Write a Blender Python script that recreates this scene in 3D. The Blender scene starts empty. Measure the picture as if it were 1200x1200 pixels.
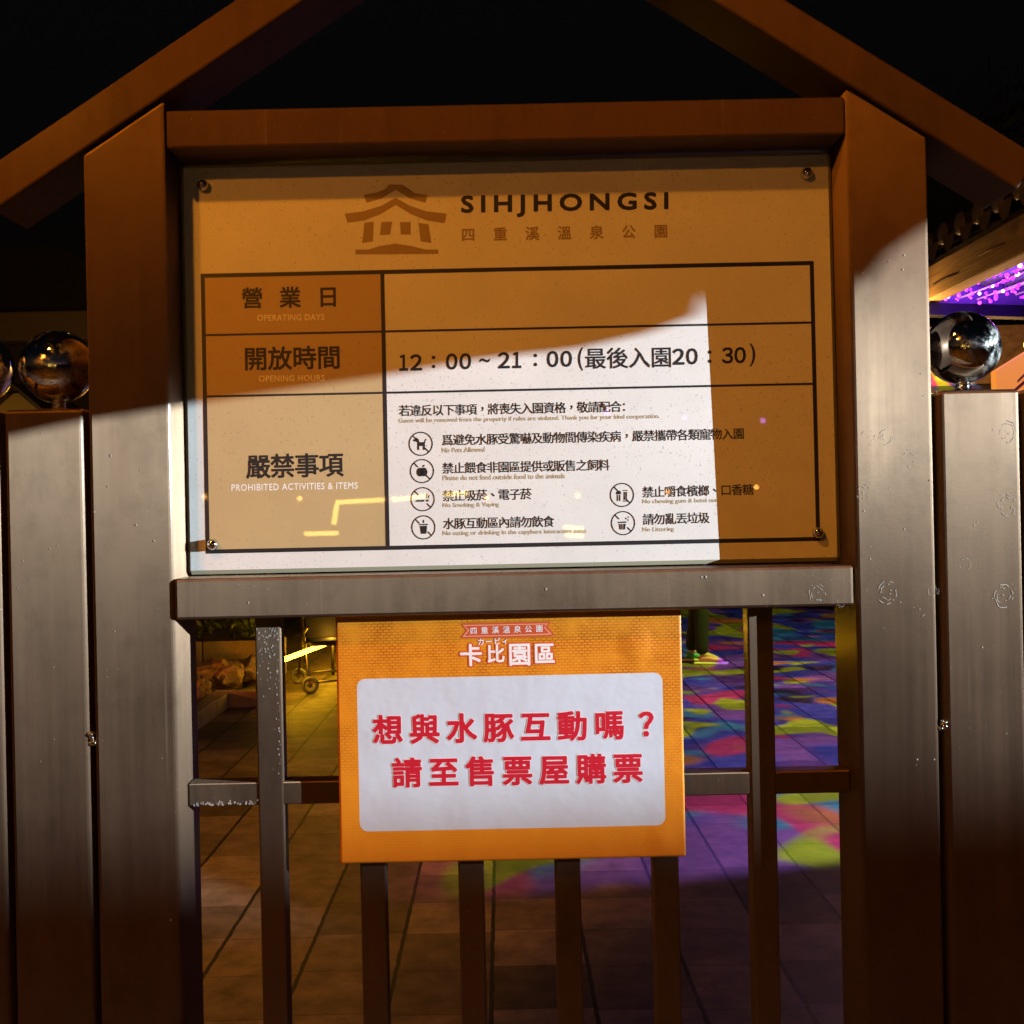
import bpy, bmesh, math, random
from mathutils import Vector, Matrix, noise
random.seed(7)
R = math.radians
C = bpy.context.scene.collection
scene = bpy.context.scene

# ------------------------------------------------------------------ camera
CAM = Vector((0, -1.4, 1.44)); F = 1298.0; PPX, PPY = 588.0, 595.0; ROLL = R(1.2)
cd = bpy.data.cameras.new('camera'); cam = bpy.data.objects.new('camera', cd); C.objects.link(cam)
cd.sensor_width = 36; cd.lens = 36 * F / 1200; cd.clip_start = .02; cd.clip_end = 600
cd.shift_x = (600 - PPX) / 1200; cd.shift_y = -(600 - PPY) / 1200
cam.matrix_world = Matrix.Translation(CAM) @ Matrix.Rotation(R(90), 4, 'X') @ Matrix.Rotation(-ROLL, 4, 'Z')
scene.camera = cam
def at(px, py, Y):                       # photo pixel -> point on the upright plane y = Y
    u, v = px - PPX, PPY - py
    k = (Y - CAM.y) / F
    return Vector(((u * math.cos(ROLL) + v * math.sin(ROLL)) * k, Y,
                   CAM.z + (-u * math.sin(ROLL) + v * math.cos(ROLL)) * k))

# ------------------------------------------------------------------ night sky
W = bpy.data.worlds.new('World'); scene.world = W; W.use_nodes = True
nt = W.node_tree; nt.nodes.clear()
sky = nt.nodes.new('ShaderNodeTexSky'); sky.sky_type = 'NISHITA'; sky.sun_disc = False
sky.sun_elevation = R(-4); sky.sun_rotation = R(200)
bg = nt.nodes.new('ShaderNodeBackground'); bg.inputs['Strength'].default_value = .11
wo = nt.nodes.new('ShaderNodeOutputWorld')
nt.links.new(sky.outputs[0], bg.inputs[0]); nt.links.new(bg.outputs[0], wo.inputs[0])
scene.view_settings.view_transform = 'Standard'; scene.view_settings.look = 'None'
scene.view_settings.exposure = 0; scene.view_settings.gamma = 1
scene.cycles.sample_clamp_indirect = 4
scene.cycles.caustics_reflective = False

# ------------------------------------------------------------------ lamps of the place (each lamp's housing is built below)
FLOOD = Vector((6.0, -1.8, 2.03)); FLOOD_W = 5300.0
STREET = Vector((-.85, -1.25, 3.15)); STREET_W = 78.0
GLOBE = Vector((-2.4, -4.0, 3.7)); GLOBE_W = 350.0
def lamp(name, kind, loc, power, color, radius=.02, target=None, angle=None, blend=.2, parent=None):
    l = bpy.data.lights.new(name, kind); l.energy = power; l.color = color
    if kind in ('POINT', 'SPOT'): l.shadow_soft_size = radius
    if kind == 'SPOT': l.spot_size = angle; l.spot_blend = blend
    o = bpy.data.objects.new(name, l); C.objects.link(o); o.location = loc
    if target is not None: o.rotation_euler = (Vector(target) - Vector(loc)).to_track_quat('-Z', 'Y').to_euler()
    if parent: o.parent = parent
    return o
lamp('floodlight_beam', 'SPOT', FLOOD, FLOOD_W, (.75, .905, 1), .001, (0, 0, 1.45), R(38), .15)
lamp('street_lamp_light', 'POINT', STREET, STREET_W, (1, .31, .014), .05)
lamp('globe_lamp_light', 'POINT', GLOBE, GLOBE_W, (1, .30, .014), .09)

# ------------------------------------------------------------------ materials
def M(name, col, rough=.5, metal=0, spec=.5, coat=0, emit=None, es=0):
    m = bpy.data.materials.new(name); m.use_nodes = True
    b = m.node_tree.nodes['Principled BSDF']
    b.inputs['Base Color'].default_value = (*col, 1); b.inputs['Roughness'].default_value = rough
    b.inputs['Metallic'].default_value = metal; b.inputs['Specular IOR Level'].default_value = spec
    b.inputs['Coat Weight'].default_value = coat; b.inputs['Coat Roughness'].default_value = .03
    if emit: b.inputs['Emission Color'].default_value = (*emit, 1); b.inputs['Emission Strength'].default_value = es
    return m
class N:
    def __init__(s, m): s.t = m.node_tree; s.b = s.t.nodes['Principled BSDF']
    def n(s, typ, ins=None, **kw):
        x = s.t.nodes.new('ShaderNode' + typ)
        for k, v in kw.items(): setattr(x, k, v)
        for k, v in (ins or {}).items(): s.put(x.inputs[k], v)
        return x
    def put(s, sock, v):
        if hasattr(v, 'is_output'): s.t.links.new(v, sock)
        elif hasattr(v, 'outputs'): s.t.links.new(v.outputs[0], sock)
        else: sock.default_value = v
    def math(s, op, a, b=0.0, c=0.0, clamp=False):
        return s.n('Math', {0: a, 1: b, 2: c}, operation=op, use_clamp=clamp).outputs[0]
    def mix(s, f, a, b):
        x = s.n('Mix', data_type='RGBA'); s.put(x.inputs[0], f); s.put(x.inputs[6], a); s.put(x.inputs[7], b)
        return x.outputs[2]
    def obj(s): return s.n('TexCoord').outputs['Object']
    def map(s, v, sc, loc=(0, 0, 0)): return s.n('Mapping', {'Vector': v, 'Scale': sc, 'Location': loc}).outputs[0]
    def noise(s, v, scale, detail=4, rough=.5):
        return s.n('TexNoise', {'Vector': v, 'Scale': scale, 'Detail': detail, 'Roughness': rough}).outputs['Fac']
    def ramp(s, f, stops):
        x = s.n('ValToRGB', {0: f}); e = x.color_ramp.elements
        while len(e) < len(stops): e.new(.5)
        for i, (p, c) in enumerate(stops): e[i].position = p; e[i].color = (*c, 1) if len(c) == 3 else c
        return x.outputs[0]
    def bump(s, h, strength, dist):
        s.put(s.b.inputs['Normal'], s.n('Bump', {'Height': h, 'Strength': strength, 'Distance': dist}))

def paint_material(name, c1, c2, rough, seed=0):          # brown painted steel, faint brush streaks, dust specks
    m = M(name, c1, rough, spec=1.0); m.node_tree.nodes['Principled BSDF'].inputs['Specular Tint'].default_value = (1, .66, .42, 1); bb = m.node_tree.nodes['Principled BSDF']; bb.inputs['IOR'].default_value = 2.0; bb.inputs['Coat Weight'].default_value = .35; bb.inputs['Coat Roughness'].default_value = .17; k = N(m); o = k.obj()
    geo = k.n('NewGeometry').outputs['Position']
    st = k.noise(k.map(geo, (60, 60, 1.6), (seed, 0, 0)), 1, 5, .6)
    bl = k.noise(k.map(geo, (5, 5, 2.2), (seed, 3, 0)), 1, 4, .6)
    f = k.math('MULTIPLY_ADD', st, .55, k.math('MULTIPLY', bl, .45))
    f = k.ramp(f, [(.3, (0, 0, 0)), (.7, (1, 1, 1))])
    col = k.mix(f, (*c1, 1), (*c2, 1))
    sp = k.noise(geo, 260, 2, .5)
    spk = k.ramp(sp, [(.73, (0, 0, 0)), (.77, (1, 1, 1))])
    col = k.mix(k.math('MULTIPLY', spk, .5), col, (.42, .36, .3, 1))
    drip = k.ramp(k.noise(k.map(geo, (95, 95, 2.2), (seed, 1, 4)), 1, 2, .4), [(.7, (0, 0, 0)), (.76, (1, 1, 1))])
    smu = k.ramp(k.noise(geo, 17, 5, .7), [(.5, (0, 0, 0)), (.68, (1, 1, 1))])
    grime = k.ramp(k.noise(k.map(geo, (7, 7, 3.5), (seed, 5, 2)), 1, 6, .7), [(.48, (0, 0, 0)), (.7, (1, 1, 1))])
    col = k.mix(k.math('MULTIPLY', grime, .5), col, (.02, .014, .01, 1)); col = k.mix(k.math('MULTIPLY', drip, .3), col, (.2, .16, .13, 1))
    k.put(k.b.inputs['Base Color'], col)
    k.put(k.b.inputs['Specular IOR Level'], k.math('SUBTRACT', 1.0, k.math('MULTIPLY_ADD', grime, .28, k.math('MULTIPLY', smu, .16))))
    k.put(k.b.inputs['Coat Weight'], k.math('MULTIPLY_ADD', smu, -.15, .24))
    k.put(k.b.inputs['Roughness'], k.math('MULTIPLY_ADD', f, .16, k.math('MULTIPLY_ADD', k.noise(k.map(geo, (9, 9, .9), (seed, 7, 0)), 1, 3, .5), .3, rough - .21)))
    nv = k.n('NewGeometry').outputs['Normal']               # brushed along z: highlights spread sideways
    tv = k.n('VectorMath', {0: (.021, .034, 1), 1: nv}, operation='CROSS_PRODUCT').outputs[0]
    tv = k.n('VectorMath', {0: tv}, operation='NORMALIZE').outputs[0]
    k.put(k.b.inputs['Tangent'], tv); k.put(k.b.inputs['Anisotropic'], .97)
    k.bump(k.math('MULTIPLY_ADD', st, .7, k.math('MULTIPLY', sp, .2)), .09, .002)
    return m
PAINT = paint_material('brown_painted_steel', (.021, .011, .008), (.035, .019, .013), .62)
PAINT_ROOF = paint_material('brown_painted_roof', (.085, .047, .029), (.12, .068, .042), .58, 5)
_r = PAINT_ROOF.node_tree.nodes['Principled BSDF']
for nm in ('Specular IOR Level', 'Coat Weight'):
    for l in list(_r.inputs[nm].links): PAINT_ROOF.node_tree.links.remove(l)
_r.inputs['Specular IOR Level'].default_value = .42; _r.inputs['Coat Weight'].default_value = .14; _r.inputs['IOR'].default_value = 1.5
PAINT_BAR = paint_material('brown_painted_bar', (.03, .018, .013), (.052, .035, .026), .58, 9)
STAIN = M('dried_splash_marks', (.46, .44, .4), .35)
CHROME = M('polished_steel', (.78, .77, .74), .045, 1)
k = N(CHROME); o = k.obj()
k.put(k.b.inputs['Roughness'], k.math('MULTIPLY_ADD', k.ramp(k.noise(o, 38, 6, .65), [(.44, (0, 0, 0)), (.68, (1, 1, 1))]), .4, .035))
k.put(k.b.inputs['Base Color'], k.mix(k.ramp(k.noise(o, 60, 5, .6), [(.52, (0, 0, 0)), (.66, (1, 1, 1))]), (.8, .79, .76, 1), (.5, .48, .45, 1)))
SCREW = M('bright_screw', (.7, .68, .64), .12, 1)
BLACK = M('black_metal', (.012, .012, .012), .7)
DARKWOOD = M('dark_timber', (.05, .032, .02), .6)

def board_mat(name, col, dirt=1.0):
    m = M(name, col, .42, coat=.85); k = N(m); geo = k.n('NewGeometry').outputs['Position']
    a = k.ramp(k.noise(geo, 330, 2, .5), [(.635, (0, 0, 0)), (.7, (1, 1, 1))])
    b = k.ramp(k.noise(geo, 120, 3, .6), [(.68, (0, 0, 0)), (.74, (1, 1, 1))])
    c = k.ramp(k.noise(geo, 9, 5, .6), [(.3, (0, 0, 0)), (.75, (1, 1, 1))])
    f = k.math('MAXIMUM', k.math('MULTIPLY', a, .6 * dirt), k.math('MULTIPLY', b, .45 * dirt))
    f = k.math('MAXIMUM', f, k.math('MULTIPLY', c, .26 * dirt))
    dk = tuple(v * .45 for v in col)
    k.put(k.b.inputs['Base Color'], k.mix(f, (*col, 1), (*dk, 1)))
    k.put(k.b.inputs['Coat Roughness'], k.math('MULTIPLY_ADD', c, .03, .006))
    return m
BOARD = board_mat('white_sign_board', (.82, .81, .78))
TAN = board_mat('tan_printed_cell', (.56, .405, .2), .8)
INK = M('black_print', (.022, .02, .022), .4, coat=.6)
LOGO_INK = M('brown_print', (.36, .25, .12), .4, coat=.6)
SMALL_INK = M('tan_small_print', (.42, .37, .25), .45, coat=.5)
WHITE_INK = M('white_print', (.85, .82, .74), .4, coat=.5)

# ------------------------------------------------------------------ mesh helpers
def finish(name, bm, mats, parent=None, smooth=False, loc=None, recalc=True):
    if recalc: bmesh.ops.recalc_face_normals(bm, faces=bm.faces)
    me = bpy.data.meshes.new(name); bm.to_mesh(me); bm.free()
    for m in (mats if isinstance(mats, (list, tuple)) else [mats]): me.materials.append(m)
    if smooth: me.polygons.foreach_set('use_smooth', [True] * len(me.polygons))
    o = bpy.data.objects.new(name, me); C.objects.link(o)
    if parent: o.parent = parent
    if loc is not None: o.location = loc
    return o
def thing(name, label, cat, loc=(0, 0, 0), group=None, rz=0):
    o = bpy.data.objects.new(name, None); C.objects.link(o); o.location = loc; o.rotation_euler.z = rz
    o.empty_display_size = .05
    return tag(o, label, cat, group)
def tag(o, label, cat, group=None):
    o['label'] = label; o['category'] = cat
    if group: o['group'] = group
    return o
def box(bm, x0, x1, y0, y1, z0, z1, bev=0, seg=2, mi=0):
    vs = [bm.verts.new((x, y, z)) for x in (x0, x1) for y in (y0, y1) for z in (z0, z1)]
    fs = [bm.faces.new([vs[i] for i in q]) for q in ((0, 1, 3, 2), (4, 6, 7, 5), (0, 4, 5, 1), (2, 3, 7, 6), (0, 2, 6, 4), (1, 5, 7, 3))]
    for f in fs: f.material_index = mi
    if bev:
        es = list({e for f in fs for e in f.edges})
        bmesh.ops.bevel(bm, geom=es, offset=bev, segments=seg, profile=.5, affect='EDGES', clamp_overlap=True)
def prism(bm, pts, y0, y1, bev=0, mi=0, seg=2):                     # (x, z) outline extruded along y
    n = len(pts)
    a = [bm.verts.new((p[0], y0, p[1])) for p in pts]; b = [bm.verts.new((p[0], y1, p[1])) for p in pts]
    fs = [bm.faces.new(a), bm.faces.new(b[::-1])]
    for i in range(n): fs.append(bm.faces.new((a[i], b[i], b[(i + 1) % n], a[(i + 1) % n])))
    for f in fs: f.material_index = mi
    if bev:
        es = list({e for f in fs for e in f.edges})
        bmesh.ops.bevel(bm, geom=es, offset=bev, segments=seg, profile=.5, affect='EDGES', clamp_overlap=True)
def tube(bm, pts, r, n=8, mi=0, r1=None):
    pts = [Vector(p) for p in pts]; rings = []
    for i, p in enumerate(pts):
        d = (pts[min(i + 1, len(pts) - 1)] - pts[max(i - 1, 0)]).normalized()
        a = d.orthogonal().normalized() if abs(d.z) > .95 else d.cross(Vector((0, 0, 1))).normalized()
        b = d.cross(a)
        rr = r if r1 is None else r + (r1 - r) * i / (len(pts) - 1)
        rings.append([bm.verts.new(p + (a * math.cos(t) + b * math.sin(t)) * rr) for t in (2 * math.pi * j / n for j in range(n))])
    fs = []
    for q, w in zip(rings, rings[1:]):
        for j in range(n): fs.append(bm.faces.new((q[j], q[(j + 1) % n], w[(j + 1) % n], w[j])))
    fs.append(bm.faces.new(rings[0][::-1])); fs.append(bm.faces.new(rings[-1]))
    for f in fs: f.material_index = mi; f.smooth = True
    fs[-1].smooth = fs[-2].smooth = False
def ball(bm, c, r, u=24, v=16, sc=(1, 1, 1), mi=0):
    res = bmesh.ops.create_uvsphere(bm, u_segments=u, v_segments=v, radius=1, matrix=Matrix.Translation(c) @ Matrix.Diagonal((r * sc[0], r * sc[1], r * sc[2], 1)))
    for f in {f for w in res['verts'] for f in w.link_faces}: f.smooth = True; f.material_index = mi
def ring(bm, c, r, rt, axis='y', n=28, m=8):
    A = {'y': (Vector((1, 0, 0)), Vector((0, 0, 1)), Vector((0, 1, 0))), 'x': (Vector((0, 1, 0)), Vector((0, 0, 1)), Vector((1, 0, 0)))}[axis]
    g = []
    for i in range(n):
        t = 2 * math.pi * i / n; d = A[0] * math.cos(t) + A[1] * math.sin(t)
        g.append([bm.verts.new(Vector(c) + d * (r + rt * math.cos(s)) + A[2] * rt * math.sin(s)) for s in (2 * math.pi * j / m for j in range(m))])
    for i in range(n):
        for j in range(m):
            f = bm.faces.new((g[i][j], g[i][(j + 1) % m], g[(i + 1) % n][(j + 1) % m], g[(i + 1) % n][j])); f.smooth = True

def splash(bm, x, z, r, y=-.0005, mi=1, full=1.0):             # dried droplet mark: a broken ragged ring
    a = random.random() * 6.28
    for lay in range(2):
        i = 0
        while i < 46:
            ln = random.randint(1, 5)
            if random.random() < .42 * full:
                for q in range(i, min(i + ln, 46)):
                    t0, t1 = a + q * 6.2832 / 46, a + (q + 1) * 6.2832 / 46
                    def rr(t): return r * (1 + .22 * noise.noise((math.cos(t) * 1.7 + x * 90, math.sin(t) * 1.7 + z * 90, lay * 3.)) - .28 * lay)
                    w0 = r * .032 * (.3 + random.random()); w1 = r * .032 * (.3 + random.random())
                    ps = [(t0, rr(t0) - w0), (t0, rr(t0) + w0), (t1, rr(t1) + w1), (t1, rr(t1) - w1)]
                    f = bm.faces.new([bm.verts.new((x + math.cos(t) * d * .85, y, z + math.sin(t) * d)) for t, d in ps]); f.material_index = mi
            i += ln
    for _ in range(int(7 * full)):
        t = random.random() * 6.28; d = r * random.random() * 1.3; s = r * random.uniform(.02, .06)
        f = bm.faces.new([bm.verts.new((x + math.cos(t) * d + s * math.cos(w), y, z + math.sin(t) * d + s * math.sin(w))) for w in (0, 1.3, 2.4, 3.9, 5.1)]); f.material_index = mi
def speck(bm, x, z, r, y=-.0005, mi=1):
    f = bm.faces.new([bm.verts.new((x + r * random.uniform(.6, 1.1) * math.cos(w), y, z + r * random.uniform(.6, 1.5) * math.sin(w))) for w in (0, .9, 1.9, 3., 4.1, 5.2)]); f.material_index = mi

# ------------------------------------------------------------------ the ground
GM = M('stone_pavers', (.2, .15, .11), .6); k = N(GM)
geo = k.n('NewGeometry').outputs['Position']
sx = k.n('SeparateXYZ', {0: geo})
wob = k.math('MULTIPLY', k.math('SUBTRACT', k.noise(geo, 14, 3, .6), .5), .012)
X = k.math('ADD', k.math('ADD', sx.outputs[0], 30.06), wob); Y = k.math('ADD', k.math('ADD', sx.outputs[1], 30.02), wob)
def cell(v, p): return k.math('FLOOR', k.math('DIVIDE', v, p)), k.math('MULTIPLY', k.math('ABSOLUTE', k.math('SUBTRACT', k.math('FRACT', k.math('DIVIDE', v, p)), .5)), p)
cx, ex = cell(X, .3)
row_shift = k.math('MULTIPLY', k.math('FRACT', k.math('MULTIPLY', cx, .37)), .04)
cy, ey = cell(k.math('ADD', Y, row_shift), .3)
jx = k.math('GREATER_THAN', ex, .1432); jy = k.math('GREATER_THAN', ey, .1468)
rnd = k.n('TexWhiteNoise', {'Vector': k.n('CombineXYZ', {0: cx, 1: cy}).outputs[0]}, noise_dimensions='3D').outputs['Value']
tile = k.ramp(rnd, [(0, (.09, .068, .05)), (.5, (.18, .137, .097)), (1, (.3, .23, .16))])
mott = k.ramp(k.noise(geo, 9, 6, .65), [(.3, (.4, .4, .4)), (.7, (1.15, 1.15, 1.15))])
tile = k.n('Mix', {0: 1.0, 6: tile, 7: mott}, data_type='RGBA', blend_type='MULTIPLY').outputs[2]
col = k.mix(k.math('MULTIPLY', jy, .6), tile, (.03, .024, .02, 1)); col = k.mix(jx, col, (.006, .005, .005, 1))
k.put(k.b.inputs['Base Color'], col)
k.put(k.b.inputs['Roughness'], k.math('MULTIPLY_ADD', k.noise(geo, 12, 5), .3, .38))
h = k.math('SUBTRACT', k.math('MULTIPLY_ADD', k.noise(geo, 60, 5, .6), .25, k.math('MULTIPLY', rnd, .25)), k.math('MAXIMUM', k.math('MULTIPLY', jx, 1.0), k.math('MULTIPLY', jy, .5)))
k.bump(h, .5, .006)
bm = bmesh.new()
bmesh.ops.create_grid(bm, x_segments=1, y_segments=1, size=200, matrix=Matrix.Translation((0, 60, 0)))
ground = finish('ground', bm, GM); ground['kind'] = 'structure'

# ------------------------------------------------------------------ the sign stand
XC = .013; SL = .647; BEAM_Y0, BEAM_Y1 = -.004, .096
ANG = math.atan(SL); RT = .0495                          # slope and thickness of the roof bars
APEX_U = 1.44 + 747 * 1.4 / F                            # height of the underside at the ridge
def under(x): return APEX_U - SL * abs(x - XC)
stand = thing('sign_stand', 'brown steel sign stand with two tall posts under a gabled roof, railing bars below', 'sign stand')
LP = (-.5205, -.4165); RP = (.4465, .547)
for (x0, x1) in (LP, RP):
    bm = bmesh.new()
    g = .0025
    prism(bm, [(x0, 0), (x1, 0), (x1, under(x1) - g), (x0, under(x0) - g)], 0, .1, .005, seg=3)
    if x0 > 0:
        for (px, py, r, fl) in ((1040, 694, 13, 1), (1012, 577, 10, .9), (1040, 511, 9, .9), (1066, 537, 10, .45), (1018, 512, 9, .4), (1094, 693, 7, 1.2), (1077, 716, 12, .35)):
            p = at(px, py, 0); splash(bm, p.x, p.z, r * .00108, full=fl)
        for (px, py) in ((1022, 308), (1042, 306), (1060, 299), (1058, 316), (1013, 599), (1020, 655), (1060, 620), (1075, 890), (1095, 890), (1011, 320), (1090, 563)):
            p = at(px, py, 0); speck(bm, p.x, p.z, .0011)
        for q in range(9): speck(bm, random.uniform(x0 + .008, x1 - .008), random.uniform(1.1, 1.75), random.uniform(.0005, .0011))
    else:
        for (px, py) in ((127, 570), (181, 634), (111, 600), (160, 615), (130, 534), (200, 1078)):
            p = at(px, py, 0); speck(bm, p.x, p.z, .0014)
        for q in range(7): speck(bm, random.uniform(x0 + .008, x1 - .008), random.uniform(1.1, 1.5), random.uniform(.0005, .001))
    finish('post', bm, [PAINT, STAIN], stand)
EXW = .646                                               # half span of the roof
for s in (-1, 1):
    bm = bmesh.new()
    xe = XC + s * EXW; ze = under(xe); nx, nz = s * math.sin(ANG) * RT, math.cos(ANG) * RT
    prism(bm, [(XC + s * .0006, APEX_U), (xe, ze), (xe + nx, ze + nz), (XC + s * .0006, APEX_U + RT / math.cos(ANG))], BEAM_Y0, BEAM_Y1, .003)
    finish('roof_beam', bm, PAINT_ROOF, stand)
zt0, zt1 = 1.904, 1.952
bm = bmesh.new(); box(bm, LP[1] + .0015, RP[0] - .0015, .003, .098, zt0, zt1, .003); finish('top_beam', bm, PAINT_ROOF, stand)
zr0, zr1 = 1.3065, 1.3585
bm = bmesh.new(); box(bm, LP[1] + .001, RP[0] - .0045, -.003, .06, zr0, zr1, .004)
for (px, py, r, fl) in ((957, 695, 11, 1), (984, 704, 7, .4)):
    p = at(px, py, 0); splash(bm, p.x, p.z, r * .00108, y=-.0035, full=fl)
for (px, py) in ((292, 706), (822, 676), (827, 676), (640, 690), (894, 697)):
    p = at(px, py, 0); speck(bm, p.x, p.z, .0014, y=-.0035)
finish('middle_rail', bm, [PAINT, STAIN], stand)
BX = [-.308, -.1775, -.050, .076, .204, .333]
BY = .040
for i, x in enumerate(BX):
    bm = bmesh.new(); box(bm, x - .0165, x + .0165, BY, BY + .03, .03, zr0 - .0005, .0022)
    if i == 0:                                           # rubbed paint near the top of the first bar
        for q in range(60): speck(bm, x + random.uniform(-.014, .014), 1.29 - abs(random.gauss(0, .035)), random.uniform(.0005, .0014), y=BY - .0004)
        for q in range(26): speck(bm, x + random.uniform(.009, .014), random.uniform(1.1, 1.24), random.uniform(.0005, .0013), y=BY - .0004)
    finish('railing_bar', bm, [PAINT_BAR, STAIN], stand)
bm = bmesh.new(); box(bm, LP[1] + .001, RP[0] - .001, BY + .0012, BY + .0288, 1.0597, 1.0897, .002)
for q in range(46):
    a = random.random(); speck(bm, LP[1] + .008 + .09 * a, 1.0612 + abs(random.gauss(0, .0022)), random.uniform(.0008, .0016), y=BY + .0008)
finish('railing_crossbar', bm, [PAINT_BAR, STAIN], stand)
bm = bmesh.new(); box(bm, LP[1] + .001, RP[0] - .001, BY + .0012, BY + .0288, .1, .13, .002); finish('railing_crossbar', bm, PAINT_BAR, stand)

# ------------------------------------------------------------------ fence posts with steel balls
def fence_post(x0, x1, label, marks, has_ball=True):
    t = thing('fence_post', label, 'fence post', ((x0 + x1) / 2, 0, 0), 'fence posts topped with steel balls')
    w = (x1 - x0) / 2; bm = bmesh.new()
    box(bm, -w, w, 0, .1, 0, 1.577, .005, 3)
    for (px, py, r, fl) in marks:
        p = at(px, py, 0); splash(bm, p.x - t.location.x, p.z, r * .00108, full=fl)
    for q in range(9): speck(bm, random.uniform(-w + .008, w - .008), random.uniform(1.05, 1.55), random.uniform(.0004, .0009))
    finish('post', bm, [PAINT, STAIN], t)
    if not has_ball: return t
    bm = bmesh.new(); tube(bm, [(0, .05, 1.577), (0, .05, 1.594)], .009, 14); box(bm, -.02, .02, .03, .07, 1.5772, 1.5802, .001)
    finish('ball_stem', bm, SCREW, t)
    bm = bmesh.new(); ball(bm, (0, .05, 1.6365), .0475, 48, 32); finish('steel_ball', bm, CHROME, t, True)
    return t
fence_post(-.6265, -.5275, 'brown fence post beside the left sign post, its whole steel ball in view', [])
fence_post(-.7345, -.6345, 'brown fence post cut off by the left edge of the photo', [])
fence_post(.557, .657, 'brown fence post right of the sign, dried splash marks down its face',
           [(1180, 505, 13, 1.2), (1180, 591, 12, .8), (1176, 698, 13, 1.2), (1131, 661, 7, .5)])
fence_post(.667, .767, 'brown fence post without a ball at the right edge, beside the splash marked post', [], False)
for (px, py) in ((107, 866), (1105, 850), (3, 817)):     # weld beads between neighbouring posts
    p = at(px, py, 0)
    bm = bmesh.new()
    for q in range(7): ball(bm, (random.uniform(-.004, .004), random.uniform(.001, .006), random.uniform(-.006, .006)), random.uniform(.002, .0042), 8, 6)
    w = finish('weld_bead', bm, SCREW, stand if px > 50 else None, loc=(p.x, -.001, p.z))
    if px < 50: bpy.data.objects.remove(w)

# ------------------------------------------------------------------ lettering
FILL = bpy.data.curves.new('lettering_source', 'FONT')
def glyphs(text, spacing=1.):
    FILL.body = text; FILL.size = 1; FILL.offset = 0; FILL.space_character = spacing; FILL.resolution_u = 3; FILL.fill_mode = 'FRONT'
    o = bpy.data.objects.new('lettering_source', FILL); C.objects.link(o)
    dg = bpy.context.evaluated_depsgraph_get(); dg.update()
    me = bpy.data.meshes.new_from_object(o.evaluated_get(dg))
    vs = [(v.co.x, v.co.y) for v in me.vertices]; fs = [tuple(p.vertices) for p in me.polygons]
    bpy.data.objects.remove(o); bpy.data.meshes.remove(me)
    return vs, fs
CACHE = {}
def put(bm, vs, fs, fn, mi=0, bold=0., asp=1.):              # strokes are thickened by stacking shifted copies, each a hair in front
    sh = [(0., 0.)]; nr = max(1, math.ceil(bold / .045)) if bold > 0 else 0; nd = 12 if bold > .06 else 8 if bold > .02 else 4
    for q in range(nr):
        r = bold * (q + 1) / nr
        sh += [(r * asp * math.cos(6.2832 * (j + .5) / nd), r * math.sin(6.2832 * (j + .5) / nd)) for j in range(nd)]
    for i, (dx, dy) in enumerate(sh):
        nv = []
        for x, y in vs:
            p = fn(x + dx, y + dy); nv.append(bm.verts.new((p[0], p[1] - i * 1.5e-6, p[2])))
        for f in fs:
            try: q = bm.faces.new([nv[j] for j in f]); q.material_index = mi
            except ValueError: pass
def cells(bm, text, c0, c1, size, to3, bold=.012, mi=0):       # evenly spaced full-width characters, centres from c0 to c1 (photo pixels)
    n = len(text)
    for i, ch in enumerate(text):
        f = i / max(1, n - 1); cx = c0[0] + (c1[0] - c0[0]) * f; cy = c0[1] + (c1[1] - c0[1]) * f
        if ch not in CACHE: CACHE[ch] = glyphs(ch)
        vs, fs = CACHE[ch]
        if not vs: continue
        ox, oy = .5, .38
        xs = [v[0] for v in vs]; ys = [v[1] for v in vs]
        if ch in '，、？': ox, oy = (min(xs) + max(xs)) / 2, (min(ys) + max(ys)) / 2
        th = math.atan2(-(c1[1] - c0[1]), max(1e-6, c1[0] - c0[0])) if n > 1 else ROLL
        ct, sn = math.cos(th), math.sin(th)
        put(bm, vs, fs, lambda x, y: to3(cx + ((x - ox) * ct - (y - oy) * sn) * size, cy - ((x - ox) * sn + (y - oy) * ct) * size), mi, bold)
def line(bm, text, m0, m1, height, to3, bold=.012, spacing=1., mi=0):   # natural layout fitted between the middle of its two ends
    vs, fs = glyphs(text, spacing)
    x0, x1 = min(v[0] for v in vs), max(v[0] for v in vs); y0, y1 = min(v[1] for v in vs), max(v[1] for v in vs)
    def fn(x, y):
        f = (x - x0) / (x1 - x0); g = (y - (y0 + y1) / 2) / (y1 - y0) * height
        return to3(m0[0] + (m1[0] - m0[0]) * f, m0[1] + (m1[1] - m0[1]) * f - g)
    put(bm, vs, fs, fn, mi, bold, height / (y1 - y0) * (x1 - x0) / abs(m1[0] - m0[0]))
def flat(bm, pts, to3, mi=0):
    vs = [bm.verts.new(to3(*p)) for p in pts]
    f = bm.faces.new(vs); f.material_index = mi; return f
def ngon(bm, pts, to3, mi=0):
    f = flat(bm, pts, to3, mi); bmesh.ops.triangulate(bm, faces=[f])

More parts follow.
